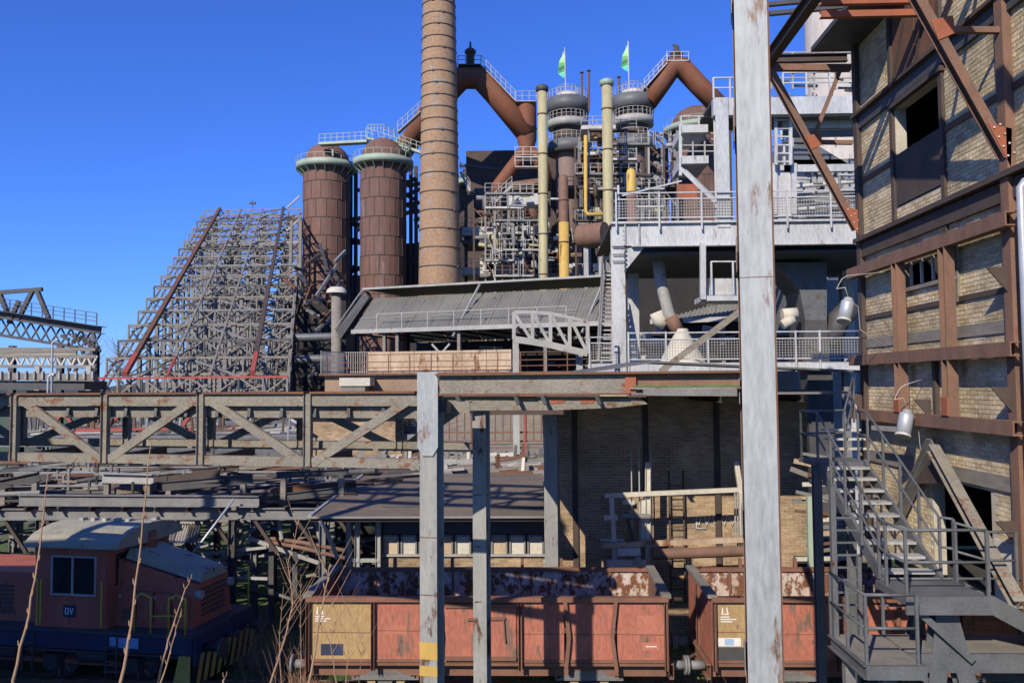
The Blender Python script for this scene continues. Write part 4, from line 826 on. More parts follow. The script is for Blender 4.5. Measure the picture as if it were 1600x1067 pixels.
for i in range(12): gw.bar('roller', P(810+i*9, 512+i*1.5, 38.3), P(810+i*9, 512+i*1.5, 39.6), .14, .14, smid, 'tube')
for px, py in ((806, 531), (905, 549)): gw.bar('leg', (P(px, py, 38.8).x, 38.8, 0), P(px, py, 38.8), .3, .3, slight, 'I', (0, 1, 0))
# ---------------------------------------------------------------- corrugated hall
H = Frame(-12.8, 57.0, 1, -.35)
hl = T('corrugated_hall', 'long open hall with grey corrugated roof in front of the brick chimney', 'hall', H.at(8, 3, 0))
ze_ = EYE+3.75; zr_ = EYE+6.3; zu = EYE+6.95; Lh = 26.0; nS = 18
for i in range(nS):
    t0 = Lh*i/nS; w = Lh/nS-.02
    sl_ = H.v*3.0+V(0, 0, zr_-ze_); nr = sl_.cross(H.u).normalized()
    hl.mesh('roof_sheet', MB().corr(H.at(t0, 0, ze_), sl_, H.u*w, 6, .045, nr), corrm)
    hl.mesh('lap_seam', MB().obox(H.at(t0, 1.0, ze_+.93), H.at(t0+w, 1.0, ze_+.93), .05, .03), slight) if i % 2 == 0 else None
for i in range(9): hl.mesh('rear_roof_sheet', MB().corr(H.at(Lh*i/9, 9.5, ze_-.3), -H.v*5.5+V(0, 0, zr_-ze_+.2), H.u*(Lh/9-.03), 8, .045, (0, -1, -1)), dirtc)
hl.mesh('monitor_roof', MB().hexa([H.at(-.6, 2.4, zu-.06), H.at(Lh, 2.4, zu-.06), H.at(Lh, 9, zu+.1), H.at(-.6, 9, zu+.1), H.at(-.6, 2.4, zu+.05), H.at(Lh, 2.4, zu+.05), H.at(Lh, 9, zu+.2), H.at(-.6, 9, zu+.2)]), sdark)
hl.bar('monitor_edge', H.at(-.6, 2.36, zu), H.at(Lh, 2.36, zu), .06, .14, slight); hl.bar('verge', H.at(-.6, 2.4, zu), H.at(-1.6, .3, ze_+.2), .06, .08, slight)
hl.mesh('verge_roof', MB().plate([H.at(-.6, 2.6, zu-.1), H.at(-1.6, .4, ze_+.1), H.at(-1.2, .4, ze_-.5), H.at(-.1, 2.4, zr_)], (.2, .6, 0)), sdark)
hl.bar('eaves_gutter', H.at(0, -.05, ze_-.05), H.at(Lh, -.05, ze_-.05), .2, .28, slight, 'C'); hl.railing([H.at(2, -.1, ze_+.1), H.at(15.5, -.1, ze_+.1)], 1.0, slight, 1.9, (1,), .05)
for t in (7.7, 16.5, 22): hl.bar('roof_brace', H.at(t, -.1, ze_-.6), H.at(t+.9, 2.5, zu), .1, .12, slight)
for t in (2.4, 3.4, 8.0, 14.0, 20, 25): hl.bar('post', H.at(t, .3, 0), H.at(t, .3, ze_), .22, .24, wood, 'I', H.v)
for t in range(0, 26, 2):
    hl.bar('rafter', H.at(t, .2, ze_-.1), H.at(t, 3.2, zr_-.2), .12, .16, rustd); hl.bar('truss_tie', H.at(t, .2, ze_-.2), H.at(t, 8.5, ze_-.25), .1, .12, rustd); hl.bar('truss_web', H.at(t, 1.6, ze_-.2), H.at(t+1.2, 3.2, zr_-.3), .08, .08, rustd)
for k, (a, b) in enumerate(((6.1, 7.4), (7.4, 6.1))): hl.bar('x_brace', H.at(a, .1, EYE+1.4), H.at(b, .1, EYE+2.7), .12, .12, slight)
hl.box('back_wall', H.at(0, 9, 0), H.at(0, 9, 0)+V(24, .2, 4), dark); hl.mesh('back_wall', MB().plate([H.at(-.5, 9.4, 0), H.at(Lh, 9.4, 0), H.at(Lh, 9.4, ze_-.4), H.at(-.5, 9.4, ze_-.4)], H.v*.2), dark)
for i in range(30): t = random.uniform(1, 22); s = random.uniform(2, 7); z = EYE+random.uniform(.5, 2.6); hl.bar('machinery_bar', H.at(t, s, z), H.at(t+random.uniform(.5, 3), s, z+random.uniform(-.3, .5)), .1, random.uniform(.1, .3), random.choice([rustd, rustb, smid, wood]))
# parapet walkway in front
pw = T('concrete_parapet', 'rust-stained concrete parapet walkway with railing below the corrugated hall', 'parapet', P(690, 580, 50))
H2 = Frame(P(575, 560, 51).x, 51, 1, -.25); Lp = H2.tpx(800)
for i in range(6): pw.mesh('panel', MB().plate([H2.at(Lp*i/6, 0, EYE+.75), H2.at(Lp*(i+1)/6-.03, 0, EYE+.75), H2.at(Lp*(i+1)/6-.03, 0, EYE+2.05), H2.at(Lp*i/6, 0, EYE+2.05)], H2.v*.2), conc)
pw.mesh('deck', MB().plate([H2.at(-2.5, -1.6, EYE+.6), H2.at(Lp+6, -1.6, EYE+.6), H2.at(Lp+6, 2, EYE+.6), H2.at(-2.5, 2, EYE+.6)], (0, 0, .12)), rustb); pw.railing([H2.at(-2, -1.5, EYE+.72), H2.at(Lp+5, -1.5, EYE+.72)], 1.1, rustb, 1.3, (1, .6, .3), .045, None, True)
pw.mesh('retaining_wall', MB().plate([H2.at(-2.3, -1.2, 0), H2.at(Lp+6, -1.2, 0), H2.at(Lp+6, -1.2, EYE+.6), H2.at(-2.3, -1.2, EYE+.6)], H2.v*2.5), mat('wall_brown', (.30, .20, .13), (.20, .14, .10), .2, .9, 0, .6, .2))
pw.railing([H2.at(-2.4, -1.5, EYE+.72), H2.at(-2.4, 1.5, EYE+.72), H2.at(.0, 1.5, EYE+.72)], 1.4, slight, .16, (1, .1), .03)
pb_ = T('pale_block', 'bright cream concrete block beside the parapet walkway', 'block', P(555, 600, 48)); pb_.mesh('block', MB().box(P(530, 603, 48), P(578, 590, 48)+V(0, 1.5, 0)), dirtc); pb_.bar('pier', (P(555, 600, 48.7).x, 48.7, 0), P(555, 603, 48.7), 1.4, 1.2, wood)
# ---------------------------------------------------------------- chimney
def zpx(px, py, d): return P(px, py, d).z
cx = P(687, 440, 100); zb0_, z0y = 0, zpx(687, 440, 100); r440 = 33*100/F; r0 = 26*100/F; ztp = zpx(687, 0, 100)
def cr_(z): return r440+(r0-r440)*(z-z0y)/(ztp-z0y)
ck = T('brick_chimney', 'tall tan brick chimney stack with iron hoops', 'chimney', (cx.x, 100, 0)); prof = [(cr_(z), z) for z in range(0, 66, 2)]; ck.mesh('shaft', MB().lathe((cx.x, 100, 0), prof, 48), chim)
z = 6.0; i = 0
while z < 62:
    hp_ = ck.mesh('hoop', MB().lathe((cx.x, 100, z), [(cr_(z)+.01, -.05), (cr_(z)+.07, -.05), (cr_(z)+.07, .05), (cr_(z)+.01, .05)], 40), sdark); z += 2.25 if z < 34 else 1.45; i += 1
    a = random.uniform(3.6, 5.8); q = V(cx.x+math.cos(a)*cr_(z), 100+math.sin(a)*cr_(z), z); ck.mesh('hoop_clamp', MB().box((q.x-.18, q.y-.12, z-.1), (q.x+.18, q.y+.05, z+.1)), sdark, hp_)
# ---------------------------------------------------------------- hot blast stoves (domed tanks)
def stove(px, d, r, ytop, yring, label, dome=True, m=cowper):
    c = P(px, yring, d); zr = c.z; t = T('hot_blast_stove', label, 'stove', (c.x, d, 0), 'domed hot blast stoves')
    t.mesh('shell', MB().lathe((c.x, d, 0), [(r, 0), (r, zr)], 40), m)
    for k in range(12):
        z = zr-2.6*k
        if z > 2: t.mesh('seam_ring', MB().lathe((c.x, d, z), [(r, -.06), (r+.035, -.06), (r+.035, .06), (r, .06)], 40), rustd)
    mb = MB()
    for k in range(12):
        z = zr-2.6*k
        for j in range(14):
            a = 2*math.pi*(j+.5*(k % 2))/14
            if z > 4: mb.obox((c.x+math.cos(a)*(r+.01), d+math.sin(a)*(r+.01), z-2.54), (c.x+math.cos(a)*(r+.01), d+math.sin(a)*(r+.01), z-.06), .1, .06)
    t.mesh('plate_seam', mb, rustd)
    hD = zpx(px, ytop, d)-zr-.4
    t.mesh('dome', MB().lathe((c.x, d, zr), [(r*.97, 0), (r*.97, .5)]+[(r*.97*math.cos(a*.157), .5+hD*math.sin(a*.157)) for a in range(1, 11)], 40), m)
    t.mesh('ring_platform', MB().lathe((c.x, d, zr), [(r, -.5), (r+1.0, -.5), (r+1.0, .35), (r+.95, .35), (r+.95, -.3), (r, -.3)], 40), green)
    n = 22; mb = MB()
    for k in range(n):
        a, b = 2*math.pi*k/n, 2*math.pi*(k+1)/n; p = V(c.x+(r+.98)*math.cos(a), d+(r+.98)*math.sin(a), zr+.35); q = V(c.x+(r+.98)*math.cos(b), d+(r+.98)*math.sin(b), zr+.35); mb.obox(p, p+V(0, 0, .75), .06, .06).obox(p+V(0, 0, .75), q+V(0, 0, .75), .06, .06)
    t.mesh('railing', mb, green)
    for k in range(10): a = math.pi+k*math.pi/9; p = V(c.x+r*math.cos(a), d+r*math.sin(a), zr-1.4); t.bar('bracket', p, V(c.x+(r+.9)*math.cos(a), d+(r+.9)*math.sin(a), zr-.5), .1, .12, green)
    return t, c, zr
s1 = stove(511, 118, 3.35, 226, 262, 'rust-brown domed stove with green ring balcony, the one next to the steel incline'); s2 = stove(599, 112, 3.1, 218, 256, 'rust-brown domed stove with green ring balcony, the one next to the brick chimney')
stove(750, 128, 3.3, 255, 290, 'dark domed stove showing behind the right edge of the chimney', True, rustd); stove(1090, 128, 4.2, 168, 205, 'rust domed stove behind the white upper frame', True, cowper)
cwk = T('stove_top_walkway', 'green railed catwalk linking the tops of the two domed stoves', 'walkway', P(560, 225, 114))
for a, b in (((500, 226), (575, 222)), ((573, 216), (640, 238)), ((600, 218), (660, 240))):
    p, q = P(*a, 114), P(*b, 113); cwk.bar('deck', p, q, 1.2, .35, green); cwk.railing([p+V(0, -.5, .2), q+V(0, -.5, .2)], 1.1, green, .9, (1, .5), .06)
cwk.railing([P(575, 206, 112), P(600, 206, 109), P(630, 220, 111)], 1.0, green, .8, (1, .5), .06)
for px, py in ((520, 230), (590, 222), (640, 240)): cwk.bar('leg', P(px, py, 114), P(px, py+14, 114), .2, .2, green)
sb = T('stove_gas_main', 'dark tangle of gas mains and supports behind the domed stoves', 'pipework', P(555, 420, 124))
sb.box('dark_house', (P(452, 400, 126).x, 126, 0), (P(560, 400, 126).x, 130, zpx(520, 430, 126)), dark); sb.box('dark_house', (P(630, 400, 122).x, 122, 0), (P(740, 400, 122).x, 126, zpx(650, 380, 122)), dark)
for k in range(28): x = random.uniform(545, 570) if k % 2 else random.uniform(635, 660); y = random.uniform(280, 440); sb.bar('pipe', P(x-10, y, 120), P(x+14, y+random.uniform(-14, 14), 120), .5, .5, random.choice([sdark, rustd, smid]))
for x in (548, 556, 642, 650): sb.bar('post', (P(x, 440, 120).x, 120, 0), P(x, 260, 120), .5, .5, rustd)
cap = T('vent_cowl', 'small rusty mushroom vent cowl beside the foot of the left domed stove', 'vent', (P(526, 500, 60).x, 60, 0)); vq = P(526, 452, 60); cap.mesh('cowl', MB().lathe((vq.x, 60, vq.z-.3), [(.75, 0), (.7, .25), (.45, .45), (0, .5)], 18), dirtc); cap.mesh('pipe', MB().tube([(vq.x, 60, 0), (vq.x, 60, vq.z-.2)], .38, 14), wood)
# ---------------------------------------------------------------- downcomers
def downc_(pts, d, r, label, nm='gas_downcomer'):
    t = T(nm, label, 'pipe', P(*pts[-1][:2], d)); pp = [P(p_[0], p_[1], p_[2] if len(p_) > 2 else d) for p_ in pts]; t.mesh('pipe', MB().tube(pp, r, 20), downc); return t
def cat(t, a, b, d, h=1.0, m=slight):
    p, q = P(*a, d), P(*b, d); t.bar('catwalk', p, q, 1.0, .12, m); t.railing([p+V(0, -.5, .1), q+V(0, -.5, .1)], h, m, 1.0, (1, .5), .06)
d1 = downc_([(612, 262, 122), (640, 222, 118), (690, 152), (722, 122), (750, 122), (775, 150), (826, 212)], 108, 1.45, 'big rusty gas downcomer pipe arching behind the chimney')
cat(d1, (622, 208), (662, 172), 107, 1.2); cat(d1, (716, 103), (752, 103), 107, 1.0, sdark); cat(d1, (752, 104), (806, 160), 107, 1.2); cat(d1, (805, 160), (838, 160), 107, 1.2)
q = P(735, 103, 108); d1.mesh('valve_stack', MB().lathe((q.x, 108, q.z), [(.55, 0), (.55, 1.6), (.75, 1.65), (.75, 2.0), (.4, 2.3), (.15, 2.4), (.12, 3.2)], 14), rustd)
dc = T('dust_catcher', 'rusty vertical dust catcher vessel with forked lower pipe', 'vessel', P(825, 300, 108)); q = P(823, 216, 108)
dc.mesh('vessel', MB().lathe((q.x, 108, 0), [(1.3, q.z+4.4), (1.3, q.z-.2), (.9, q.z-1.6), (1.2, q.z-2.6)][::-1], 24), downc); dc.mesh('lower_pipe', MB().tube([P(825, 230, 108), P(800, 262, 108), P(779, 290, 108), P(774, 306, 108)], .85, 16), downc); dc.mesh('lower_pipe', MB().tube([P(826, 232, 108), P(850, 262, 108), P(852, 300, 108)], .8, 16), downc)
dc.bar('support', (P(778, 310, 108).x, 108, 0), P(778, 306, 108), .8, .8, rustd); dc.bar('support', (P(852, 310, 108).x, 108, 0), P(852, 300, 108), .8, .8, rustd)
cat(dc, (805, 262), (842, 262), 106, 1.4, whited); cat(dc, (805, 247), (842, 247), 106, 1.2, whited)
d2 = downc_([(1012, 160), (1035, 128), (1050, 106), (1066, 106), (1090, 132), (1135, 178)], 112, 1.35, 'rusty gas downcomer pipe with peaked bend above the second furnace')
cat(d2, (1006, 140), (1042, 100), 111, 1.1, white); cat(d2, (1041, 97), (1075, 97), 111, 1.1, white); q = P(1057, 97, 112); d2.mesh('valve_stack', MB().lathe((q.x, 112, q.z), [(.8, 0), (.8, .9), (.95, 1), (.6, 1.5), (.3, 1.6), (.3, 2.2)], 14), rustd); d2.bar('pulley', q+V(-.4, 0, 2.4), q+V(.4, 0, 1.9), .3, .3, sdark)
d2.bar('support', (P(1135, 200, 112).x, 112, 0), P(1135, 180, 112), 1, 1, rustd); pass
# ---------------------------------------------------------------- blast furnaces
def furnace(px, d, label, dy):
    c = P(px, 240, d); t = T('blast_furnace', label, 'furnace', (c.x, d, 0), 'blast furnaces'); z = lambda y: zpx(px, y+dy, d)
    s = d/F; t.mesh('shaft', MB().lathe((c.x, d, 0), [(20*s, 0), (20*s, z(232))], 32), furn); t.mesh('throat', MB().lathe((c.x, d, 0), [(23*s, z(232)), (23*s, z(160))], 32), rustd)
    for (yt_, yb2, r, m) in ((158, 178, 33, ringm), (191, 202, 32, slight), (224, 242, 33, ringm)):
        t.mesh('ring_platform', MB().lathe((c.x, d, 0), [(20*s, z(yb2)), (r*s, z(yb2)), (r*s, z(yt_)), (r*s-.08, z(yt_)), (r*s-.08, z(yb2)+.3), (20*s, z(yb2)+.3)], 36), m)
        mb = MB(); n = 26
        for k in range(n):
            a, b = 2*math.pi*k/n, 2*math.pi*(k+1)/n; p = V(c.x+r*s*math.cos(a), d+r*s*math.sin(a), z(yt_)); q = V(c.x+r*s*math.cos(b), d+r*s*math.sin(b), z(yt_))
            mb.obox(p, p+V(0, 0, 1.0), .06, .06).obox(p+V(0, 0, 1), q+V(0, 0, 1), .06, .06).obox(p+V(0, 0, .5), q+V(0, 0, .5), .05, .05)
        t.mesh('railing', mb, slight)
    t.mesh('top_drum', MB().lathe((c.x, d, 0), [(17*s, z(160)), (17*s, z(148)), (0, z(146))], 28), whited)
    mb = MB()
    for k in range(16):
        a, b = 2*math.pi*k/16, 2*math.pi*(k+1)/16; p = V(c.x+17*s*math.cos(a), d+17*s*math.sin(a), z(148)); q = V(c.x+17*s*math.cos(b), d+17*s*math.sin(b), z(148)); mb.obox(p, p+V(0, 0, 1), .05, .05).obox(p+V(0, 0, 1), q+V(0, 0, 1), .05, .05)
    t.mesh('railing', mb, slight)
    for k in range(14): a = 2*math.pi*k/14; t.bar('strut', V(c.x+22*s*math.cos(a), d+22*s*math.sin(a), z(240)), V(c.x+31*s*math.cos(a), d+31*s*math.sin(a), z(226)), .12, .12, smid)
    for k in range(10): a = 2*math.pi*k/10; t.bar('cable', V(c.x+30*s*math.cos(a), d+30*s*math.sin(a), z(190)), V(c.x+30*s*math.cos(a), d+30*s*math.sin(a), z(178)), .1, .1, sdark)
    return c
furnace(888, 115, 'blast furnace top with three ring platforms, beside the dust catcher', 0); furnace(990, 113, 'blast furnace top with three ring platforms, under the peaked downcomer', -4)
def flagmat():
    m = bpy.data.materials.new('flag_cloth'); m.use_nodes = True; N = m.node_tree.nodes; Lk = m.node_tree.links; tc = N.new('ShaderNodeTexCoord'); sp = N.new('ShaderNodeSeparateXYZ'); cr = N.new('ShaderNodeValToRGB')
    Lk.new(tc.outputs['Generated'], sp.inputs[0]); Lk.new(sp.outputs['Z'], cr.inputs[0]); e = cr.color_ramp; e.elements[0].color = (.03, .35, .42, 1); e.elements[1].color = (.45, .65, .40, 1); e.elements.new(.45).color = (.25, .62, .18, 1)
    b = N['Principled BSDF']; Lk.new(cr.outputs[0], b.inputs['Base Color']); b.inputs['Roughness'].default_value = .8; return m
fm = flagmat()
for px, yt2, yb3, lab in ((884, 75, 152, 'green and turquoise flag on a pole, over the furnace by the dust catcher'), (983, 65, 148, 'green and turquoise flag on a pole, over the furnace under the peaked downcomer')):
    d = 114; t = T('flag', lab, 'flag', P(px, yb3, d), 'flags on the furnaces'); t.bar('pole', P(px, yb3, d), P(px-1.5, yt2, d), .16, .16, white, 'tube')
    mb = MB(); n = 9; pts = []
    for k in range(n+1):
        f = k/n; w = (3+8*math.sin(min(1, f*1.25)*math.pi*.55))*(1 if f < .85 else (1-f)/.15*.8+.2); y = yt2+4+f*42; pts.append((P(px-1.2, y, d), P(px-1.2-w, y+3+2*math.sin(k*1.3), d+.5*math.sin(k*1.1))))
    for k in range(n): mb.quad([pts[k][0], pts[k][1], pts[k+1][1], pts[k+1][0]], True); e = V(0, .02, 0); mb.quad([pts[k][0]+e, pts[k+1][0]+e, pts[k+1][1]+e, pts[k][1]+e], True)
    t.mesh('cloth', mb, fm)
for px, y0, y1 in ((909, 115, 165), (920, 112, 165), (967, 122, 150)):
    t = T('mast', ['thin dark mast beside the first furnace flag, the shorter', 'thin dark mast beside the first furnace flag, the taller', 'short rusty vent pipe next to the second furnace flag'][(px > 910)+(px > 950)], 'mast', P(px, y1, 114)); t.bar('rod', P(px, y1+8, 114), P(px, y0, 114), .3, .3, rustb, 'tube'); t.bar('tip', P(px, y0, 114), P(px, y0-2, 114), .5, .5, rustd, 'tube')
# tall thin pipes in front
def vpipe(px, y0, d, r, m, label, cap=None, yb=None, m2=None, ys=None):
    q = P(px, y0, d); qb = P(px, yb or 440, d); t = T('standing_pipe', label, 'pipe', (q.x, d, 0)); zt = q.z
    if ys:
        zs_ = P(px, ys, d).z; t.mesh('lower_pipe', MB().tube([(q.x, d, 0), (q.x, d, zs_)], r*1.02, 18), m2); t.mesh('upper_pipe', MB().lathe((q.x, d, 0), [(r, zs_), (r, zt-r), (r*.7, zt-r*.3), (0, zt)], 18), m)
    else: t.mesh('shaft', MB().tube([(q.x, d, 0), (q.x, d, zt)], r, 18), m)
    if cap: t.mesh('cap', MB().lathe((q.x, d, zt), [(r, -.3), (r*1.35, -.2), (r*1.35, .3), (r*.8, .5), (0, .55)], 18), cap)
    z = zt-3
    while z > 9: t.mesh('flange', MB().lathe((q.x, d, z), [(r, -.06), (r*1.12, -.06), (r*1.12, .06), (r, .06)], 18), rustb); z -= 4.7
    return t
vpipe(847, 140, 96, .55, ochre, 'tall weathered buff pipe with dark cap, nearest the dust catcher', sdark); vpipe(948, 131, 94, .6, ochre, 'tall weathered buff pipe with green cap, between the two furnaces', green)
vpipe(880, 272, 92, .55, rustfr, 'short pipe, rusty above and yellow below, in front of the first furnace', None, None, yel, 348); vpipe(986, 263, 80, .48, yel, 'yellow round-topped pipe with one rusty side behind the white railing', None, None, rustfr, 300)
yp = obj('yellow_pipe', MB().tube([P(915, 212, 98), P(915, 330, 98), P(918, 335, 98), P(950, 335, 98)], .22, 10), yel); tag(yp, 'thin bent yellow pipe running down between the furnaces', 'pipe')
hv = T('horizontal_tank', 'rusty horizontal cylindrical tank beside the tall green-capped pipe', 'tank', P(925, 400, 90)); a, b = P(908, 370, 90), P(944, 366, 88.5); hv.mesh('shell', MB().tube([a+(a-b)*.05, a, b, b+(b-a)*.05], 1.3, 22), rustfr)
for p in (a.lerp(b, .2), a.lerp(b, .85)): hv.bar('leg', (p.x, p.y, 0), p-V(0, 0, 1.1), .5, .5, slight)
# furnace house: decks, stairs, pipes
fh = T('furnace_house', 'open steel furnace house with white decks, stairs and tangled pipes', 'building', P(840, 430, 105))
for (x0_, x1_, y, h, m) in ((722, 845, 355, 1.0, whited), (722, 850, 375, .5, sdark), (720, 800, 418, .9, whited), (745, 960, 428, .4, smid), (795, 850, 303, 1.4, whited), (908, 962, 196, .5, whited), (908, 962, 236, .4, smid), (905, 1000, 255, .6, rustd), (900, 960, 345, .5, smid), (880, 1060, 290, .4, rustd)):
    p, q = P(x0_, y, 104), P(x1_, y, 104); fh.mesh('deck', MB().box((p.x, 104, p.z-h), (q.x, 110, p.z)), m)
    fh.railing([(p.x, 103.9, p.z), (q.x, 103.9, p.z)], 1.1, slight if m is not rustd else rustb, 1.3, (1, .5), .06)
for x in (728, 760, 795, 843, 858, 905, 935, 960, 1010, 1035, 1055): fh.bar('post', (P(x, 430, 106).x, 106, 0), P(x, 300 if x < 860 else 215, 106), .4, .4, smid if x % 2 else rustd, 'I', (0, 1, 0))
for a, b in (((768, 322), (800, 292)), ((765, 335), (790, 355)), ((808, 355), (850, 385)), ((735, 300), (720, 270))):
    p, q = P(*a, 102), P(*b, 102); fh.bar('stair_flight', p, q, 1.0, .3, slight); fh.railing([p+V(0, -.5, .2), q+V(0, -.5, .2)], 1.0, slight, .8, (1, .5), .06)
fh.box('dark_core', (P(722, 400, 112).x, 119, 0), (P(1060, 400, 112).x, 124, zpx(800, 235, 119)), rustd)
fh.mesh('house_roof', MB().plate([P(795, 285, 104), P(845, 278, 104), P(845, 285, 104), P(795, 295, 104)], (0, 5, 0)), rustfr); fh.mesh('tank', MB().tube([P(742, 318, 108), P(768, 318, 108)], 2.0, 16), sdark)
for k in range(170):
    x = random.uniform(735, 1060); y = random.uniform(215 if x > 900 else 300, 430); L = random.uniform(4, 30); d = random.uniform(98, 112); v = random.random() < .35
    fh.bar('pipe', P(x, y, d), P(x+(2 if v else L), y+(L if v else random.uniform(-4, 4)), d), *(2*[random.choice([.15, .2, .3, .5])]), random.choice([slight, slight, smid, rustb, rustd, whited, ochre]), 'tube')
for k in range(26): x = random.uniform(740, 950); y = random.uniform(385, 428); p = P(x, y, 101); fh.mesh('machine_box', MB().box(p, p+V(random.uniform(.4, 1.8), 1, random.uniform(.3, 1.1))), random.choice([whited, dirtc, smid, rustb, slight]))
for k in range(40): x = random.uniform(1020, 1062); y = random.uniform(205, 300); fh.bar('lattice_bar', P(x, y, 100), P(x+random.uniform(-12, 12), y+random.uniform(-14, 14), 100), .2, .2, random.choice([rustd, smid, slight]))
fh.bar('gas_main', P(718, 258, 110), P(782, 266, 110), .5, .5, sdark, 'tube')
for nm_, lab_, (xa_, xb_), (ya_, yb2_), dd_ in (('steel_gallery', 'open steel gallery of posts and railed floors below the dust catcher', (742, 846), (305, 430), 100), ('steel_gallery', 'open steel gallery of posts and railed floors between the furnaces and the white deck', (900, 1060), (206, 345), 99)):
    g_ = T(nm_, lab_, 'gallery', (P((xa_+xb_)/2, 400, dd_).x, dd_, 0)); xs_ = [xa_+(xb_-xa_)*k/7+random.uniform(-3, 3) for k in range(8)]; ys_ = [ya_+(yb2_-ya_)*k/6+random.uniform(-3, 3) for k in range(7)]
    for k, x in enumerate(xs_): g_.bar('post', (P(x, yb2_, dd_).x, dd_, 0), P(x, ys_[0 if k % 3 else 1], dd_), .22, .22, [rustd, smid, slight][k % 3])
    for j, y in enumerate(ys_):
        i0 = random.randint(0, 3); i1 = random.randint(4, 7); p, q = P(xs_[i0], y, dd_), P(xs_[i1], y, dd_); g_.bar('floor_beam', p, q, .9, .22, random.choice([smid, rustd, slight, whited])); g_.railing([p+V(0, -.5, .1), q+V(0, -.5, .1)], 1.1, random.choice([slight, slight, rustb]), .9, (1, .55), .05)
        for k in range(7):
            if random.random() < .45 and j < 6: g_.bar('brace', P(xs_[k], y, dd_), P(xs_[k+1], ys_[j+1], dd_), .12, .12, random.choice([smid, rustd, rustb]))
            if random.random() < .4 and j < 6: x0_ = xs_[k]+4; g_.mesh('duct', MB().tube([P(x0_, y+6, dd_+1.5), P(x0_+10, y+6, dd_+1.5), P(x0_+13, y+9, dd_+1.5), P(x0_+13, y+24, dd_+1.5)], random.choice([.2, .3, .45]), 9), random.choice([rustb, smid, rustfr, slight, ochre]))
            if random.random() < .3 and j < 6:
                for e_ in (0, 3): g_.bar('ladder_stile', P(xs_[k]+8+e_, ys_[j+1], dd_-.6), P(xs_[k]+8+e_, y, dd_-.6), .07, .07, slight)
sk = T('pale_smokestack', 'wide pale stained smokestack behind the rusty bracket', 'smokestack', (P(1310, 200, 95).x, 95, 0)); c = P(1312, 200, 95); sk.mesh('shaft', MB().lathe((c.x, 95, 0), [(3.7, 0), (3.5, 60)], 40), stackm)
for z in range(14, 60, 6): sk.mesh('band', MB().lathe((c.x, 95, z), [(3.6, -.1), (3.72, -.1), (3.7, .1), (3.6, .1)], 40), wood)
# ---------------------------------------------------------------- steel incline (lattice hoist)
ic = T('steel_incline', 'huge inclined steel lattice ramp with stepped tiers and red lower members', 'ramp', (-30, 70, 0))
n = 17
def tier(s): # returns left, right points of tier at param s (0 bottom, 1 top), perspective-even spacing in world
    y = 58.7+58.3*s; xl_ = -31.8-15.9*s; z = EYE-.6+24.6*s; return V(xl_, y, z), V(xl_+14.0, y, z)
redm = mat('red_lead_paint', (.34, .07, .05), (.24, .06, .05), .25, .7, 0, 1, .1)
cols = [smid, olive, sdark, wood]
for i in range(n):
    s = i/(n-1); a, b = tier(s); m = redm if i < 1 else cols[i % 4]; hgt = 1.25
    ic.bar('tier_chord', a, b, .17, .17, m); ic.bar('tier_chord', a+V(0, 0, hgt), b+V(0, 0, hgt), .15, .15, m)
    for k in range(9):
        p = a.lerp(b, k/8); ic.bar('tier_post', p, p+V(0, 0, hgt), .12, .12, cols[(i+k) % 4])
        if k < 8: q = a.lerp(b, (k+1)/8); ic.bar('tier_diagonal', p if k % 2 else p+V(0, 0, hgt), q+V(0, 0, hgt) if k % 2 else q, .1, .1, cols[(i+1) % 4])
        if k in (1, 3, 5, 7, 8): ic.bar('trestle_leg', V(p.x, p.y, 0), p, .3, .3, smid if k % 2 else sdark, 'I', (0, 1, 0))
    # horizontal bracing under the tier
    for j in range(1, 5):
        z = a.z-j*4.2
        if z > 2: ic.bar('leg_brace', a.lerp(b, .12)+V(0, 0, z-a.z), b+V(0, 0, z-a.z), .16, .16, cols[(i+j) % 4]); ic.bar('leg_brace', a.lerp(b, .12)+V(0, 0, z-a.z), b+V(0, 0, z-a.z+4), .12, .12, smid)
def ln(f, nm, w, h, m, m2=None, z=0.4):
    for i in range(n-1):
        a, b = tier(i/(n-1)); c_, d_ = tier((i+1)/(n-1)); ic.bar(nm, a.lerp(b, f)+V(0, 0, z), c_.lerp(d_, f)+V(0, 0, z), w, h, m2 if (m2 and i < 1) else m)
ln(.16, 'main_girder', .36, .4, rustb, redm, 1.5); ln(.82, 'main_girder', .32, .4, rustd, redm, 1.5); ln(.0, 'edge_girder', .14, .18, wood, redm, 0); ln(1.0, 'edge_girder', .25, .25, wood); ln(.38, 'stringer', .16, .16, wood, redm, 1.35); ln(.6, 'stringer', .14, .14, wood, None, 1.35)
for f in (.05, .3, .5, .7, .93): ln(f, 'stringer', .14, .14, cols[int(f*10) % 4], None, .2)
for i in range(0, n-2, 2):
    a, b = tier(i/(n-1)); c_, d_ = tier((i+2)/(n-1)); ic.bar('wind_brace', a.lerp(b, .16)+V(0, 0, 1.3), c_.lerp(d_, .82)+V(0, 0, 1.3), .14, .14, wood); ic.bar('wind_brace', a.lerp(b, .82)+V(0, 0, 1), c_.lerp(d_, .16)+V(0, 0, 1), .14, .14, smid)
for i in range(n-1):
    a, b = tier(i/(n-1)); c_, d_ = tier((i+1)/(n-1))
    for k in range(7): f0, f1 = .02+k*.14, .16+k*.14; ic.bar('lattice_brace', a.lerp(b, f0 if (i+k) % 2 else f1)+V(0, 0, .7), c_.lerp(d_, f1 if (i+k) % 2 else f0)+V(0, 0, .7), .11, .11, cols[(i*3+k) % 4])
    m_ = a.lerp(c_, .5); n_ = b.lerp(d_, .5); ic.bar('tier_chord', m_+V(0, 0, .5), n_+V(0, 0, .5), .14, .14, cols[(i+2) % 4])
ic.bar('platform', tier(.72)[0], tier(.72)[1], 2, .5, smid)
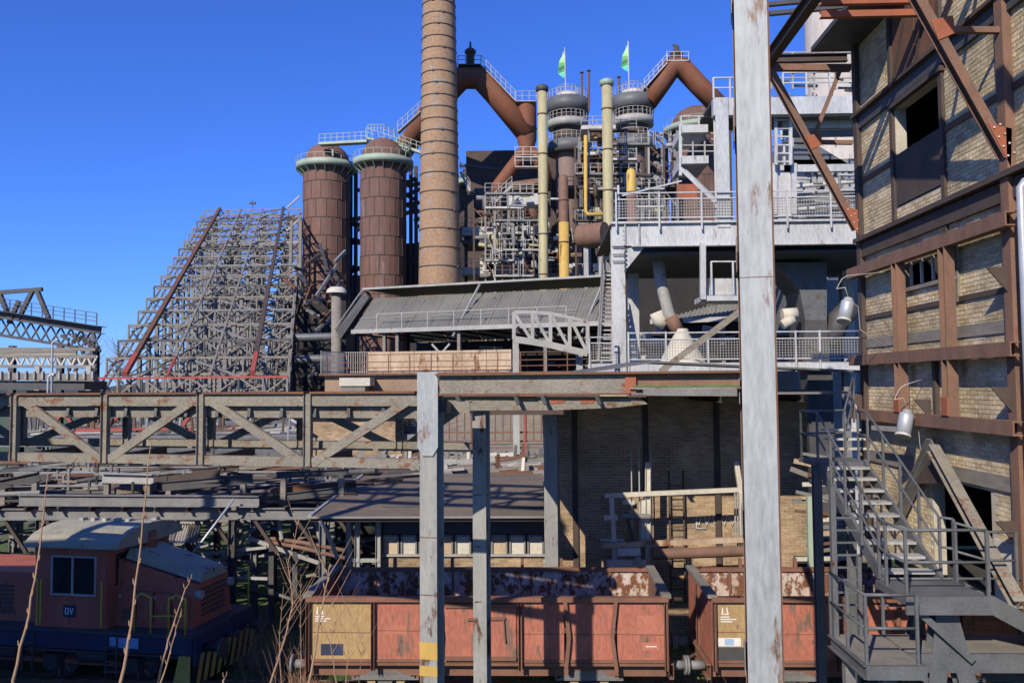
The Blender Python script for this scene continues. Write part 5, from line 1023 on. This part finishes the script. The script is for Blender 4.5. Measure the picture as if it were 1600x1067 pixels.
a, b = tier(1); ic.mesh('weather_vane', MB().obox(a.lerp(b, .5), a.lerp(b, .5)+V(0, 0, 2.6), .1, .1).obox(a.lerp(b, .47)+V(0, 0, 2.2), a.lerp(b, .53)+V(0, 0, 2.2), .3, .3), sdark)
# dark lattice tower at the right of the ramp
lt2 = T('lattice_tower', 'dark lattice support tower between the ramp and the domed stoves', 'tower', (P(462, 500, 90).x, 90, 0))
for px in (446, 466):
    for dd in (88, 92): lt2.bar('leg', (P(px, 600, dd).x, dd, 0), P(px+(4 if px > 450 else 10), 345, dd), .3, .3, wood if dd < 90 else sdark)
for k in range(20): z = 3+k*1.25; l, r_ = P(447, 500, 88).x, P(467, 500, 88).x; lt2.bar('brace', (l, 88, z), (r_, 88, z+(1.25 if k % 2 else 0)), .16, .16, slight if k % 3 else rustd)
dg = T('conveyor_shed', 'dark conveyor gallery with leaning girders at the foot of the stoves', 'building', P(490, 520, 80)); dg.box('gallery', (P(450, 560, 82).x, 82, 0), (P(540, 560, 82).x, 86, zpx(490, 470, 82)), dark)
for k in range(34): x = random.uniform(450, 530); y = random.uniform(400, 600); dg.bar('girder', P(x, y, 78), P(x+random.uniform(-25, 35), y+random.uniform(-50, 50), 80), .25, .25, random.choice([sdark, sdark, rustd, smid, rustb]))
for y in (528, 562): dg.bar('pipe', P(450, y, 70), P(528, y-2, 70), .7, .7, sblue, 'tube')
# ---------------------------------------------------------------- far left: crane bridge, pipe bridge, elevated road
cb_ = T('crane_bridge', 'dark steel loading bridge with railed walkway and A-frame mast', 'bridge', (P(60, 550, 75).x, 75, 0)); d = 75
dl, dr = P(-60, 482, d), P(158, 516, d)
cb_.bar('deck_girder', dl, dr, 1.6, .7, sdark, 'I'); cb_.railing([dl+V(0, -.8, .4), dr+V(0, -.8, .4)], 1.1, sdark, 1.0, (1, .66, .33), .06)
for k in range(14):
    f = k/14; p = dl.lerp(dr, f); q = dl.lerp(dr, (k+1)/14); cb_.bar('web', p-V(0, 0, .3), q-V(0, 0, 1.9), .12, .12, sdark); cb_.bar('web', p-V(0, 0, 1.9), q-V(0, 0, .3), .12, .12, rustd)
cb_.bar('lower_chord', dl-V(0, 0, 1.9), dr-V(0, 0, 1.9), .25, .25, sdark)
for a, b in (((52, 452), (28, 500)), ((57, 452), (78, 502)), ((30, 470), (14, 505)), ((0, 457), (66, 452)), ((0, 460), (16, 500))): cb_.bar('mast_leg', P(*a, d), P(*b, d), .35, .35, sdark)
for px in (20, 95, 150): cb_.bar('support', (P(px, 560, d).x, d, 0), P(px, 540, d), .5, .5, sdark, 'I', (0, 1, 0))
for k in range(30): x = random.uniform(95, 158); y = random.uniform(520, 585); cb_.bar('hoist_gear', P(x, y, 73), P(x+random.uniform(-14, 14), y+random.uniform(-10, 10), 73), .25, .25, random.choice([sdark, rustd]))
pbz = T('pipe_bridge', 'pale lattice pipe bridge in front of the loading bridge', 'bridge', (P(60, 570, 66).x, 66, 0)); d = 66
for y in (545, 556, 572): pbz.bar('chord', P(-50, y, d), P(150, y+1, d), .22, .24, wood if y < 570 else smid)
for k in range(12): x = -40+k*16; pbz.bar('web', P(x, 556, d), P(x+8, 572, d), .14, .14, dirtc); pbz.bar('web', P(x+8, 572, d), P(x+16, 556, d), .14, .14, dirtc)
for x in (-30, 60, 140): pbz.bar('pier', (P(x, 572, d).x, d, 0), P(x, 572, d), .4, .4, slight)
for k in range(5): pbz.bar('pipe', P(-50, 548+k*2.5, d+1), P(120, 546+k*2.5, d+1), .22, .22, [slight, smid, wood][k % 3], 'tube')
er = T('elevated_track', 'long dark elevated trackway with concrete edge beyond the truss footbridge', 'viaduct', (P(70, 600, 56).x, 56, 0)); d = 56
er.bar('edge_beam', P(-60, 587, d), P(150, 590, d), .5, .5, wood); er.bar('deck', P(-60, 602, d+1.5), P(150, 602, d+1.5), 3.0, .6, sdark)
for x in (-20, 60, 140): er.bar('pier', (P(x, 610, d+1.5).x, d+1.5, 0), P(x, 610, d+1.5), 1.2, .8, sdark)
for k in range(16): er.bar('bracket', P(-50+k*13, 580, d-.3), P(-50+k*13, 592, d-.3), .12, .2, slight)
lp = T('lamp_post', 'slim grey street lamp with curved arm above the trackway', 'lamp', (P(80, 600, 50).x, 50, 0)); lp.mesh('pole', MB().tube([(P(75, 600, 50).x, 50, 0), P(75, 600, 50), P(76, 588, 50), P(82, 585, 50)], .07, 8), galv); lp.mesh('head', MB().tube([P(81, 585, 50), P(86, 586, 50)], .12, 8), galv)
lp2 = T('lamp_post', 'taller thin lamp post on the trackway', 'lamp', (P(82, 560, 52).x, 52, 0)); lp2.mesh('pole', MB().tube([(P(82, 580, 52).x, 52, 0), P(82, 535, 52), P(88, 531, 52)], .06, 8), galv); lp2.mesh('head', MB().tube([P(87, 531, 52), P(91, 532, 52)], .1, 8), galv)
# bare trees far off
for k, (px, h, lab) in enumerate(((186, 22, 'bare tree beyond the ramp, next to its lowest tiers'), (140, 14, 'small bare tree beyond the loading bridge end'))):
    q = P(px, 560, 150); t = T('bare_tree', lab, 'tree', (q.x, 150, 0)); top = zpx(px, 520 if k == 0 else 500, 150); t.mesh('trunk', MB().tube([(q.x, 150, 0), (q.x+.1, 150, top*.6), (q.x, 150, top*.8)], .35, 7, True, .12), bark); mb = MB()
    for j in range(90):
        z = top*random.uniform(.45, .85); a = random.uniform(0, 6.28); L = random.uniform(1, 3.2); mb.tube([(q.x, 150, z), (q.x+math.cos(a)*L*.6, 150+math.sin(a)*L*.6, z+L*.5), (q.x+math.cos(a)*L, 150+math.sin(a)*L, z+L*1.1)], .05, 3, False, .015)
    t.mesh('crown', mb, bark)
# ---------------------------------------------------------------- ore trestle at left (deck of old steel at 4 m)
tr = T('steel_trestle', 'rusty elevated steel trestle deck above the locomotive', 'trestle', (-12, 29, 0)); zd_ = 3.9
for k, y in enumerate((25.5, 27.5, 29.5, 32, 34.5, 37)):
    tr.bar('main_beam', (-24, y, zd_-.2), (-5.4 if y < 31 else -4.5, y, zd_-.2), .2, .34, smid if k % 2 == 0 else rustd, 'I')
    for x in (-22, -18.6, -15.4, -12.4, -9.4, -6.6): tr.bar('post', (x, y, 0), (x, y, zd_-.38), .2, .22, sdark if (k+int(x)) % 2 else smid, 'H', (0, 1, 0))
for x in range(-24, -5, 1): tr.bar('cross_beam', (x+.3, 25.2, zd_-.02), (x+.6, 37.3, zd_-.02), .1, .14, rustd if x % 3 else smid, 'I')
for k in range(14): y = 25.8+k*.8; x = random.uniform(-23, -12); tr.bar('deck_plank', (x, y, zd_+.08), (x+random.uniform(3, 7), y+random.uniform(-.2, .2), zd_+.08), .13, .06, random.choice([wood, rustd, smid, sdark]))
for k in range(14): x = -23+k*1.3; tr.bar('knee_brace', (x, 25.5, zd_-.4), (x+.7, 25.5, zd_-1.4), .1, .1, rustd)
for k in range(170): x = random.uniform(-22, -6); y = random.uniform(25.5, 37); z = random.uniform(.4, 3.4); tr.bar('bracing', (x, y, z), (x+random.uniform(1, 3), y, z+random.uniform(-.8, .8)), .08, random.choice([.08, .12]), random.choice([smid, rustd, slight, wood]))
def jl(i, mt, y): return ['long grey', 'short rusty', 'slanting dark', 'pale worn', 'thick rusty'][i % 5]
gid = 0
for k in range(170):
    y = random.uniform(25.6, 36.8); x = random.uniform(-22.5, -6.5); L = random.uniform(.8, 3.6); a = random.uniform(-.35, .35) if random.random() < .8 else random.uniform(-1.4, 1.4); z = zd_+.18; w = random.choice([.07, .1, .13, .18]); m = random.choice([smid, rustb, rustd, olive, rustd, sdark, sdark]); z += random.choice((0, 0, .12, .25))
    lab_ = ('short' if L < 1.6 else 'medium-length' if L < 2.7 else 'long')+' '+{'steel_grey': 'grey', 'steel_light': 'pale grey', 'rust_brown': 'rust-brown', 'rust_dark': 'dark rusty', 'steel_olive': 'olive', 'steel_dark': 'blackened'}[m.name]+' loose beam lying '+('crosswise' if abs(a) > .36 else 'slantwise' if abs(a) > .15 else 'lengthwise')+' on the '+('front' if y < 29.5 else 'middle' if y < 33 else 'back')+' of the trestle deck'; o_ = T('loose_beam', lab_, 'beam', (x, y, z), 'loose beams on the trestle deck'); q = V(x+math.cos(a)*L, y+math.sin(a)*L, z+random.uniform(0, .25)); o_.bar('beam', (x, y, z+w/2), q+V(0, 0, w/2), w, w*1.2, m, random.choice(['I', 'C', 'tube']))
# named beams seen clearly
for (a, b, dd, w, h, m, pf, lab) in (((30, 781), (405, 783), 25.3, .2, .34, smid, 'I', 'long grey beam along the front edge of the trestle'), ((0, 757), (62, 744), 25.8, .2, .3, sdark, 'I', 'dark slanting beam at the end of the trestle deck'), ((250, 760), (395, 738), 26.5, .16, .3, sdark, 'I', 'dark slanting channel pointing at the rusty ladder frame'), ((245, 752), (345, 735), 27, .16, .25, rustd, 'C', 'rusty channel lying behind the dark slanting channel'), ((432, 742), (545, 737), 26, .16, .2, sdark, 'I', 'dark beam on the trestle near the shed roof, the upper one'), ((430, 785), (540, 757), 26, .16, .24, sdark, 'I', 'dark beam on the trestle near the shed roof, the lower one'), ((160, 746), (240, 748), 26.2, .3, .3, slight, 'I', 'pale bolted beam on the trestle deck')):
    p, q = P(*a, dd), P(*b, dd); p.z = max(p.z, zd_+.2) if p.z > 3.7 else p.z; q.z = q.z if q.z < 3.7 else min(q.z, p.z+.25); t = T('steel_beam', lab, 'beam', (p.x, p.y, p.z-h/2)); t.bar('beam', p, q, w, h, m, pf)
    for f in (.1, .9): c = p.lerp(q, f); t.bar('packing', V(c.x, c.y, zd_-.05), V(c.x, c.y, c.z-h/2), .16, .16, wood) if c.z-h/2 > zd_ else None
lf = T('ladder_frame', 'rusty rectangular ladder frame lying on the trestle deck', 'frame', P(360, 760, 26.2)); q0, q1, q2, q3 = P(318, 762, 26), P(378, 763, 26), P(398, 740, 27.6), P(345, 740, 27.6)
for v_ in (q0, q1, q2, q3): v_.z = zd_+.25
for a, b in ((q0, q1), (q1, q2), (q2, q3), (q3, q0)): lf.bar('edge', a, b, .1, .14, rustd, 'C')
for f in (.25, .5, .75): lf.bar('rung', q0.lerp(q1, f), q3.lerp(q2, f), .06, .08, rustfr)
for f in (.33, .66): lf.bar('rung', q0.lerp(q3, f), q1.lerp(q2, f), .06, .08, rustb)
# small corrugated lean-to roof by the loco, strut
cl = T('corrugated_lean_to', 'small striped corrugated tin roof beside the locomotive cab', 'lean-to', P(270, 850, 25)); a, b = P(232, 832, 25), P(300, 846, 25)
for k in range(4): cl.mesh('tin_sheet', MB().corr(P(236+k*18, 848, 24.6), P(246+k*18, 818, 25.8)-P(236+k*18, 848, 24.6), V(.33, 0, 0), 4, .05, (0, -.7, .7)), [conc, slight, dirtc, sblue][k])
cl.bar('post', (a.x, 25.2, 0), (a.x, 25.2, a.z), .1, .1, wood); cl.bar('post', (b.x, 25.2, 0), (b.x, 25.2, b.z), .1, .1, wood)
sp_ = T('pale_pole', 'thin pale pole leaning against the trestle beside the tin roof', 'pole', P(303, 862, 24.6)); q = P(303, 862, 24.6); sp_.mesh('pole', MB().tube([V(q.x-.9, 24.6, 0), q, P(366, 779, 25)], .035, 8), galv)
# overhead monorail curve
mr = T('curved_monorail', 'rusty curved overhead rail on short hangers right of the trestle', 'rail', P(470, 850, 26))
for off in (0, 12): mr.mesh('rail', MB().tube([P(395, 838+off*.4, 27), P(430, 842+off*.5, 26.3), (P(470, 847+off*.7, 25.8)), P(540, 860+off, 25.2)], .07, 6), rustfr)
for x, y in ((440, 843), (500, 853)): mr.bar('hanger', P(x, y, 26), P(x-6, y-42, 26.2), .07, .09, slight)
for x in (425, 462, 520): mr.bar('post', (P(x, 850, 26.3).x, 26.3, 0), P(x, 850, 26.3), .16, .16, sdark)
# second deck further back with red beams and conduits
t2 = T('bunker_deck', 'grey bunker deck with red edge beam below the steel ramp', 'deck', (-16, 45, 0)); zz2 = 5.2
t2.box('slab', (-30, 40.5, zz2-.5), (-6, 58, zz2), smid); t2.bar('red_edge', P(118, 673, 42), P(300, 671, 42), .3, .22, redm); t2.box('fascia', (P(100, 690, 41).x, 40.4, zz2-1.2), (P(480, 690, 41).x, 40.49, zz2-.05), sblue)
for x in range(-29, -6, 3): t2.bar('post', (x, 41, 0), (x, 41, zz2-.5), .4, .4, sdark, 'I', (0, 1, 0))
for k in range(220): x = random.uniform(-28, -6.5); y = random.uniform(40.6, 48); L = random.uniform(.5, 3); v = random.random() < .3; t2.bar('conduit', (x, y, zz2+.1), (x+(0 if v else L), y+random.uniform(-.3, .3), zz2+.1+(random.uniform(.5, 1.4) if v else random.uniform(0, .3))), .1, .1, random.choice([slight, smid, rustb, smid, rustd, rustd, sdark]))
for a, b in (((100, 640), (128, 690)), ((135, 655), (165, 640)), ((268, 690), (300, 645)), ((60, 700), (100, 640)), ((170, 665), (190, 645))): t2.bar('red_strut', P(*a, 43), P(*b, 43), .18, .18, redm)
# brick house behind truss
bk_ = T('small_brick_house', 'small tan brick house seen through the truss footbridge', 'building', (P(555, 690, 40).x, 40, 0)); hx0, hx1 = P(484, 680, 40).x, P(626, 680, 40).x
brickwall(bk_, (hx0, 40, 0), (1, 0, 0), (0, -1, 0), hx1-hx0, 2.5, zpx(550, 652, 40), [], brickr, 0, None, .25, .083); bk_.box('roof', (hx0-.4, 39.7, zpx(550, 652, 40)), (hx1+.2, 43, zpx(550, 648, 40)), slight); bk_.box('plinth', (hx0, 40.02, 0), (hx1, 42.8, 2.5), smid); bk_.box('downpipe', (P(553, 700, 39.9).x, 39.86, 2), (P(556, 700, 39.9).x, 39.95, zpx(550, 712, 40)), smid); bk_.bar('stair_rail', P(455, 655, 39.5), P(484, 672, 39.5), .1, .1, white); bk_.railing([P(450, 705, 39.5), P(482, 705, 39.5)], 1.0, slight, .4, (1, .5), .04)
# weathered board building and red fence
wb_ = T('board_fence_building', 'weathered grey boarded shed front behind the red railing', 'shed', (P(770, 680, 42).x, 42, 0)); bx0, bx1 = P(628, 680, 42).x, P(870, 680, 42).x; zb2, zt2 = zpx(700, 694, 42), zpx(700, 640, 42)
nb = 16
for k in range(nb): z0_ = zb2+(zt2-zb2)*k/nb; wb_.mesh('board', MB().box((bx0, 42-.01*(k % 3), z0_), (bx1, 42.06, z0_+(zt2-zb2)/nb-.012)), wood)
wb_.box('base_wall', (bx0, 42.05, 0), (bx1, 42.4, zb2), smid)
rfz = T('red_railing', 'rusty red railing with many bars in front of the boarded shed', 'railing', (P(770, 690, 39).x, 39, 3.5)); zf0 = zpx(760, 690, 39)
for x in range(690, 852, 12): rfz.bar('bar', P(x, 690, 39), P(x, 644, 39), .05, .05, rustb)
for y in (676, 690, 700): rfz.bar('rail', P(686, y, 39), P(852, y-1, 39), .06, .08, rustfr)
for x in (737, 820): rfz.bar('post', (P(x, 700, 38.9).x, 38.9, 3), P(x, 640, 38.9), .1, .1, redm if x > 800 else rustb)
t3 = T('scrap_platform', 'grey platform heaped with pipes and beams behind the tar-roofed shed', 'platform', (-2, 34, 0)); t3.box('slab', (-8, 30.6, 3.9), (1.2, 41, 4.15), smid); t3.box('base', (-7.6, 31, 0), (1, 40.6, 3.9), dark)
for k in range(130): x = random.uniform(-7.5, .2); y = random.uniform(31, 39); L = random.uniform(.5, 3.2); v = random.random() < .15; t3.bar('scrap', (x, y, 4.2), (min(1.1, x+(0.05 if v else L)), y+random.uniform(-.3, .3), 4.2+(random.uniform(.5, 1.1) if v else random.uniform(0, .3))), .12, random.choice([.1, .16, .24]), random.choice([slight, smid, wood, rustb, dirtc]))
# ---------------------------------------------------------------- saplings near the camera, weeds
def twig(name, pts, d, r, lab, side):
    pp = [P(x, y, d+k*.05) for k, (x, y) in enumerate(pts)]; g0 = pp[0].copy(); t = T(name, lab, 'sapling', (g0.x, g0.y, 0), 'bare saplings'); full = []
    for k in range(len(pp)-1):
        for j in range(4): full.append(pp[k].lerp(pp[k+1], j/4)+V(random.uniform(-.006, .006), 0, 0))
    full.append(pp[-1]); base = V(g0.x-.15, g0.y, 0); t.mesh('stem', MB().tube([base, base.lerp(full[0], .5)+V(.03, 0, 0)]+full, r, 7, True, r*.25), bark); mb = MB()
    for k in range(2, len(full)-1):
        q = full[k]; s = 1 if k % 2 else -1; mb.tube([q, q+V(s*.012, 0, .02), q+V(s*.014, 0, .045)], r*.5, 5, True, r*.2)
    t.mesh('bud', mb, bark)['kind'] = 'stuff'
    if side:
        mb = MB()
        for k in range(side):
            q = full[random.randrange(len(full)//3, len(full)-1)]; s = random.choice((-1, 1)); L = random.uniform(.15, .5); mb.tube([q, q+V(s*L*.3, .05, L*.5), q+V(s*L*.55, .1, L)], r*.4, 5, False, r*.1)
        t.mesh('side_shoot', mb, bark)
twig('sapling', [(20, 1062), (45, 960), (62, 850), (75, 740)], 5.5, .012, 'bare sapling stem leaning right in front of the locomotive rear hood', 0); twig('sapling', [(188, 1066), (205, 980), (220, 850), (236, 690)], 5.2, .0125, 'tallest bare sapling stem crossing the locomotive hood', 0)
twig('sapling', [(246, 1066), (262, 1000), (290, 920), (300, 900)], 6.5, .010, 'short bare sapling stem in front of the locomotive frame', 0); twig('sapling', [(252, 1066), (268, 1010), (284, 950)], 7, .009, 'thin short sapling beside the short bare stem', 0)
twig('sapling', [(422, 1066), (445, 1000), (458, 945), (450, 880), (470, 800)], 7.5, .010, 'branching grey sapling before the grass between locomotive and wagon', 7); twig('sapling', [(482, 1066), (495, 1000), (508, 920), (516, 880)], 6, .011, 'stout orange-brown sapling stem before the wagon end', 5); twig('sapling', [(350, 1062), (352, 1056)], 6.5, .008, 'sapling tip just showing before the grass', 0)
for k, (px, py, h) in enumerate(((525, 1066, 120), (440, 1066, 150), (470, 1066, 170), (540, 1066, 90), (560, 1066, 110))): twig('sapling', [(px, py), (px-8+k*4, py-h*.5), (px+6-k*3, py-h)], 8+k*.4, .006, ['thin wispy sapling among the scrub by the wagon end, with few shoots', 'wispy sapling with upright side shoots beside the grass', 'tall wispy sapling beside the stout brown one', 'low wispy sapling before the wagon underframe', 'wispy sapling crossing the wagon ochre panel'][k], 8)
gr = MB()
for k in range(9000):
    x = random.uniform(-11, 9); y = random.uniform(21.6, 24.6) if random.random() < .6 else random.uniform(24, 40); 
    if y > 24.6: x = random.uniform(-9.5, -5.5)
    h = random.uniform(.03, .14); a = random.uniform(0, 6.28); w = .012; dx, dy = math.cos(a)*w, math.sin(a)*w; gr.quad([(x-dx, y-dy, 0), (x+dx, y+dy, 0), (x+random.uniform(-.05, .05), y+random.uniform(-.05, .05), h)])
tag(obj('grass', gr, leafm), 'short sparse grass along the tracks', 'grass', None, 'stuff')
for k, (x, y) in enumerate(((3.25, 20.9), (3.5, 21.2), (3.75, 20.7), (4.1, 21.0))):
    t = T('weed', ['broad leafy weed under the wagon coupling', 'small weed beside the wagon buffers', 'leafy weed between the two wagons', 'low weed by the second wagon wheel'][k], 'weed', (x, y, 0)); mb = MB()
    for j in range(40): a = random.uniform(0, 6.28); r = random.uniform(.05, .3); z = random.uniform(.1, .75); c = V(x+math.cos(a)*r, y+math.sin(a)*r, z); e = V(random.uniform(-1, 1), random.uniform(-1, 1), random.uniform(-.3, .5)).normalized()*.07; f = V(random.uniform(-1, 1), random.uniform(-1, 1), 0).normalized()*.045; mb.quad([c-e, c+f, c+e, c-f])
    t.mesh('leaves', mb, leafm); t.mesh('stem', MB().tube([(x, y, 0), (x, y, .6)], .012, 5), leafm)

for (xc, yc, w_, lab) in ((-5.6, 19.6, .9, 'tangle of thin bare twigs by the wagon end'), (-7.3, 22.5, 1.2, 'dry twiggy undergrowth on the mossy ground right of the locomotive')):
    mb = MB()
    for k in range(160):
        x = xc+random.gauss(0, w_*.5); y = yc+random.gauss(0, .35); h = random.uniform(.3, 1.7); a = random.uniform(-.5, .5); p = V(x, y, 0); q = p+V(a*h*.4, random.uniform(-.1, .1), h*.6); e = q+V(a*h*.5, 0, h*.4); mb.tube([p, q, e], .008, 3, False, .002)
        if k % 2: mb.tube([q, q+V(random.uniform(-.25, .25), .05, random.uniform(.1, .4))], .004, 3, False, .002)
    tag(obj('undergrowth', mb, bark), lab, 'undergrowth', None, 'stuff')
# pipe runs along the trestle with upright stubs
pr = T('trestle_pipework', 'dark parallel pipe runs with upright stubs along the trestle', 'pipework', (-14, 31, 3.9))
for k in range(16):
    y = 25.9+k*.7; z = zd_+.16+(k % 3)*.14; pr.bar('pipe', (-23.5, y, z), (random.uniform(-9, -6.5), y+random.uniform(-.3, .3), z), *(2*[random.choice([.07, .1, .16])]), random.choice([sdark, rustd, smid, rustb]), 'tube')
    for j in range(5): x = random.uniform(-22, -7); pr.bar('stub', (x, y, zd_), (x, y, z+random.uniform(.2, .6)), .07, .07, random.choice([sdark, smid, rustd])); pr.bar('yoke', (x-.2, y, z+.15), (x+.3, y, z+.15), .06, .08, random.choice([smid, olive]))
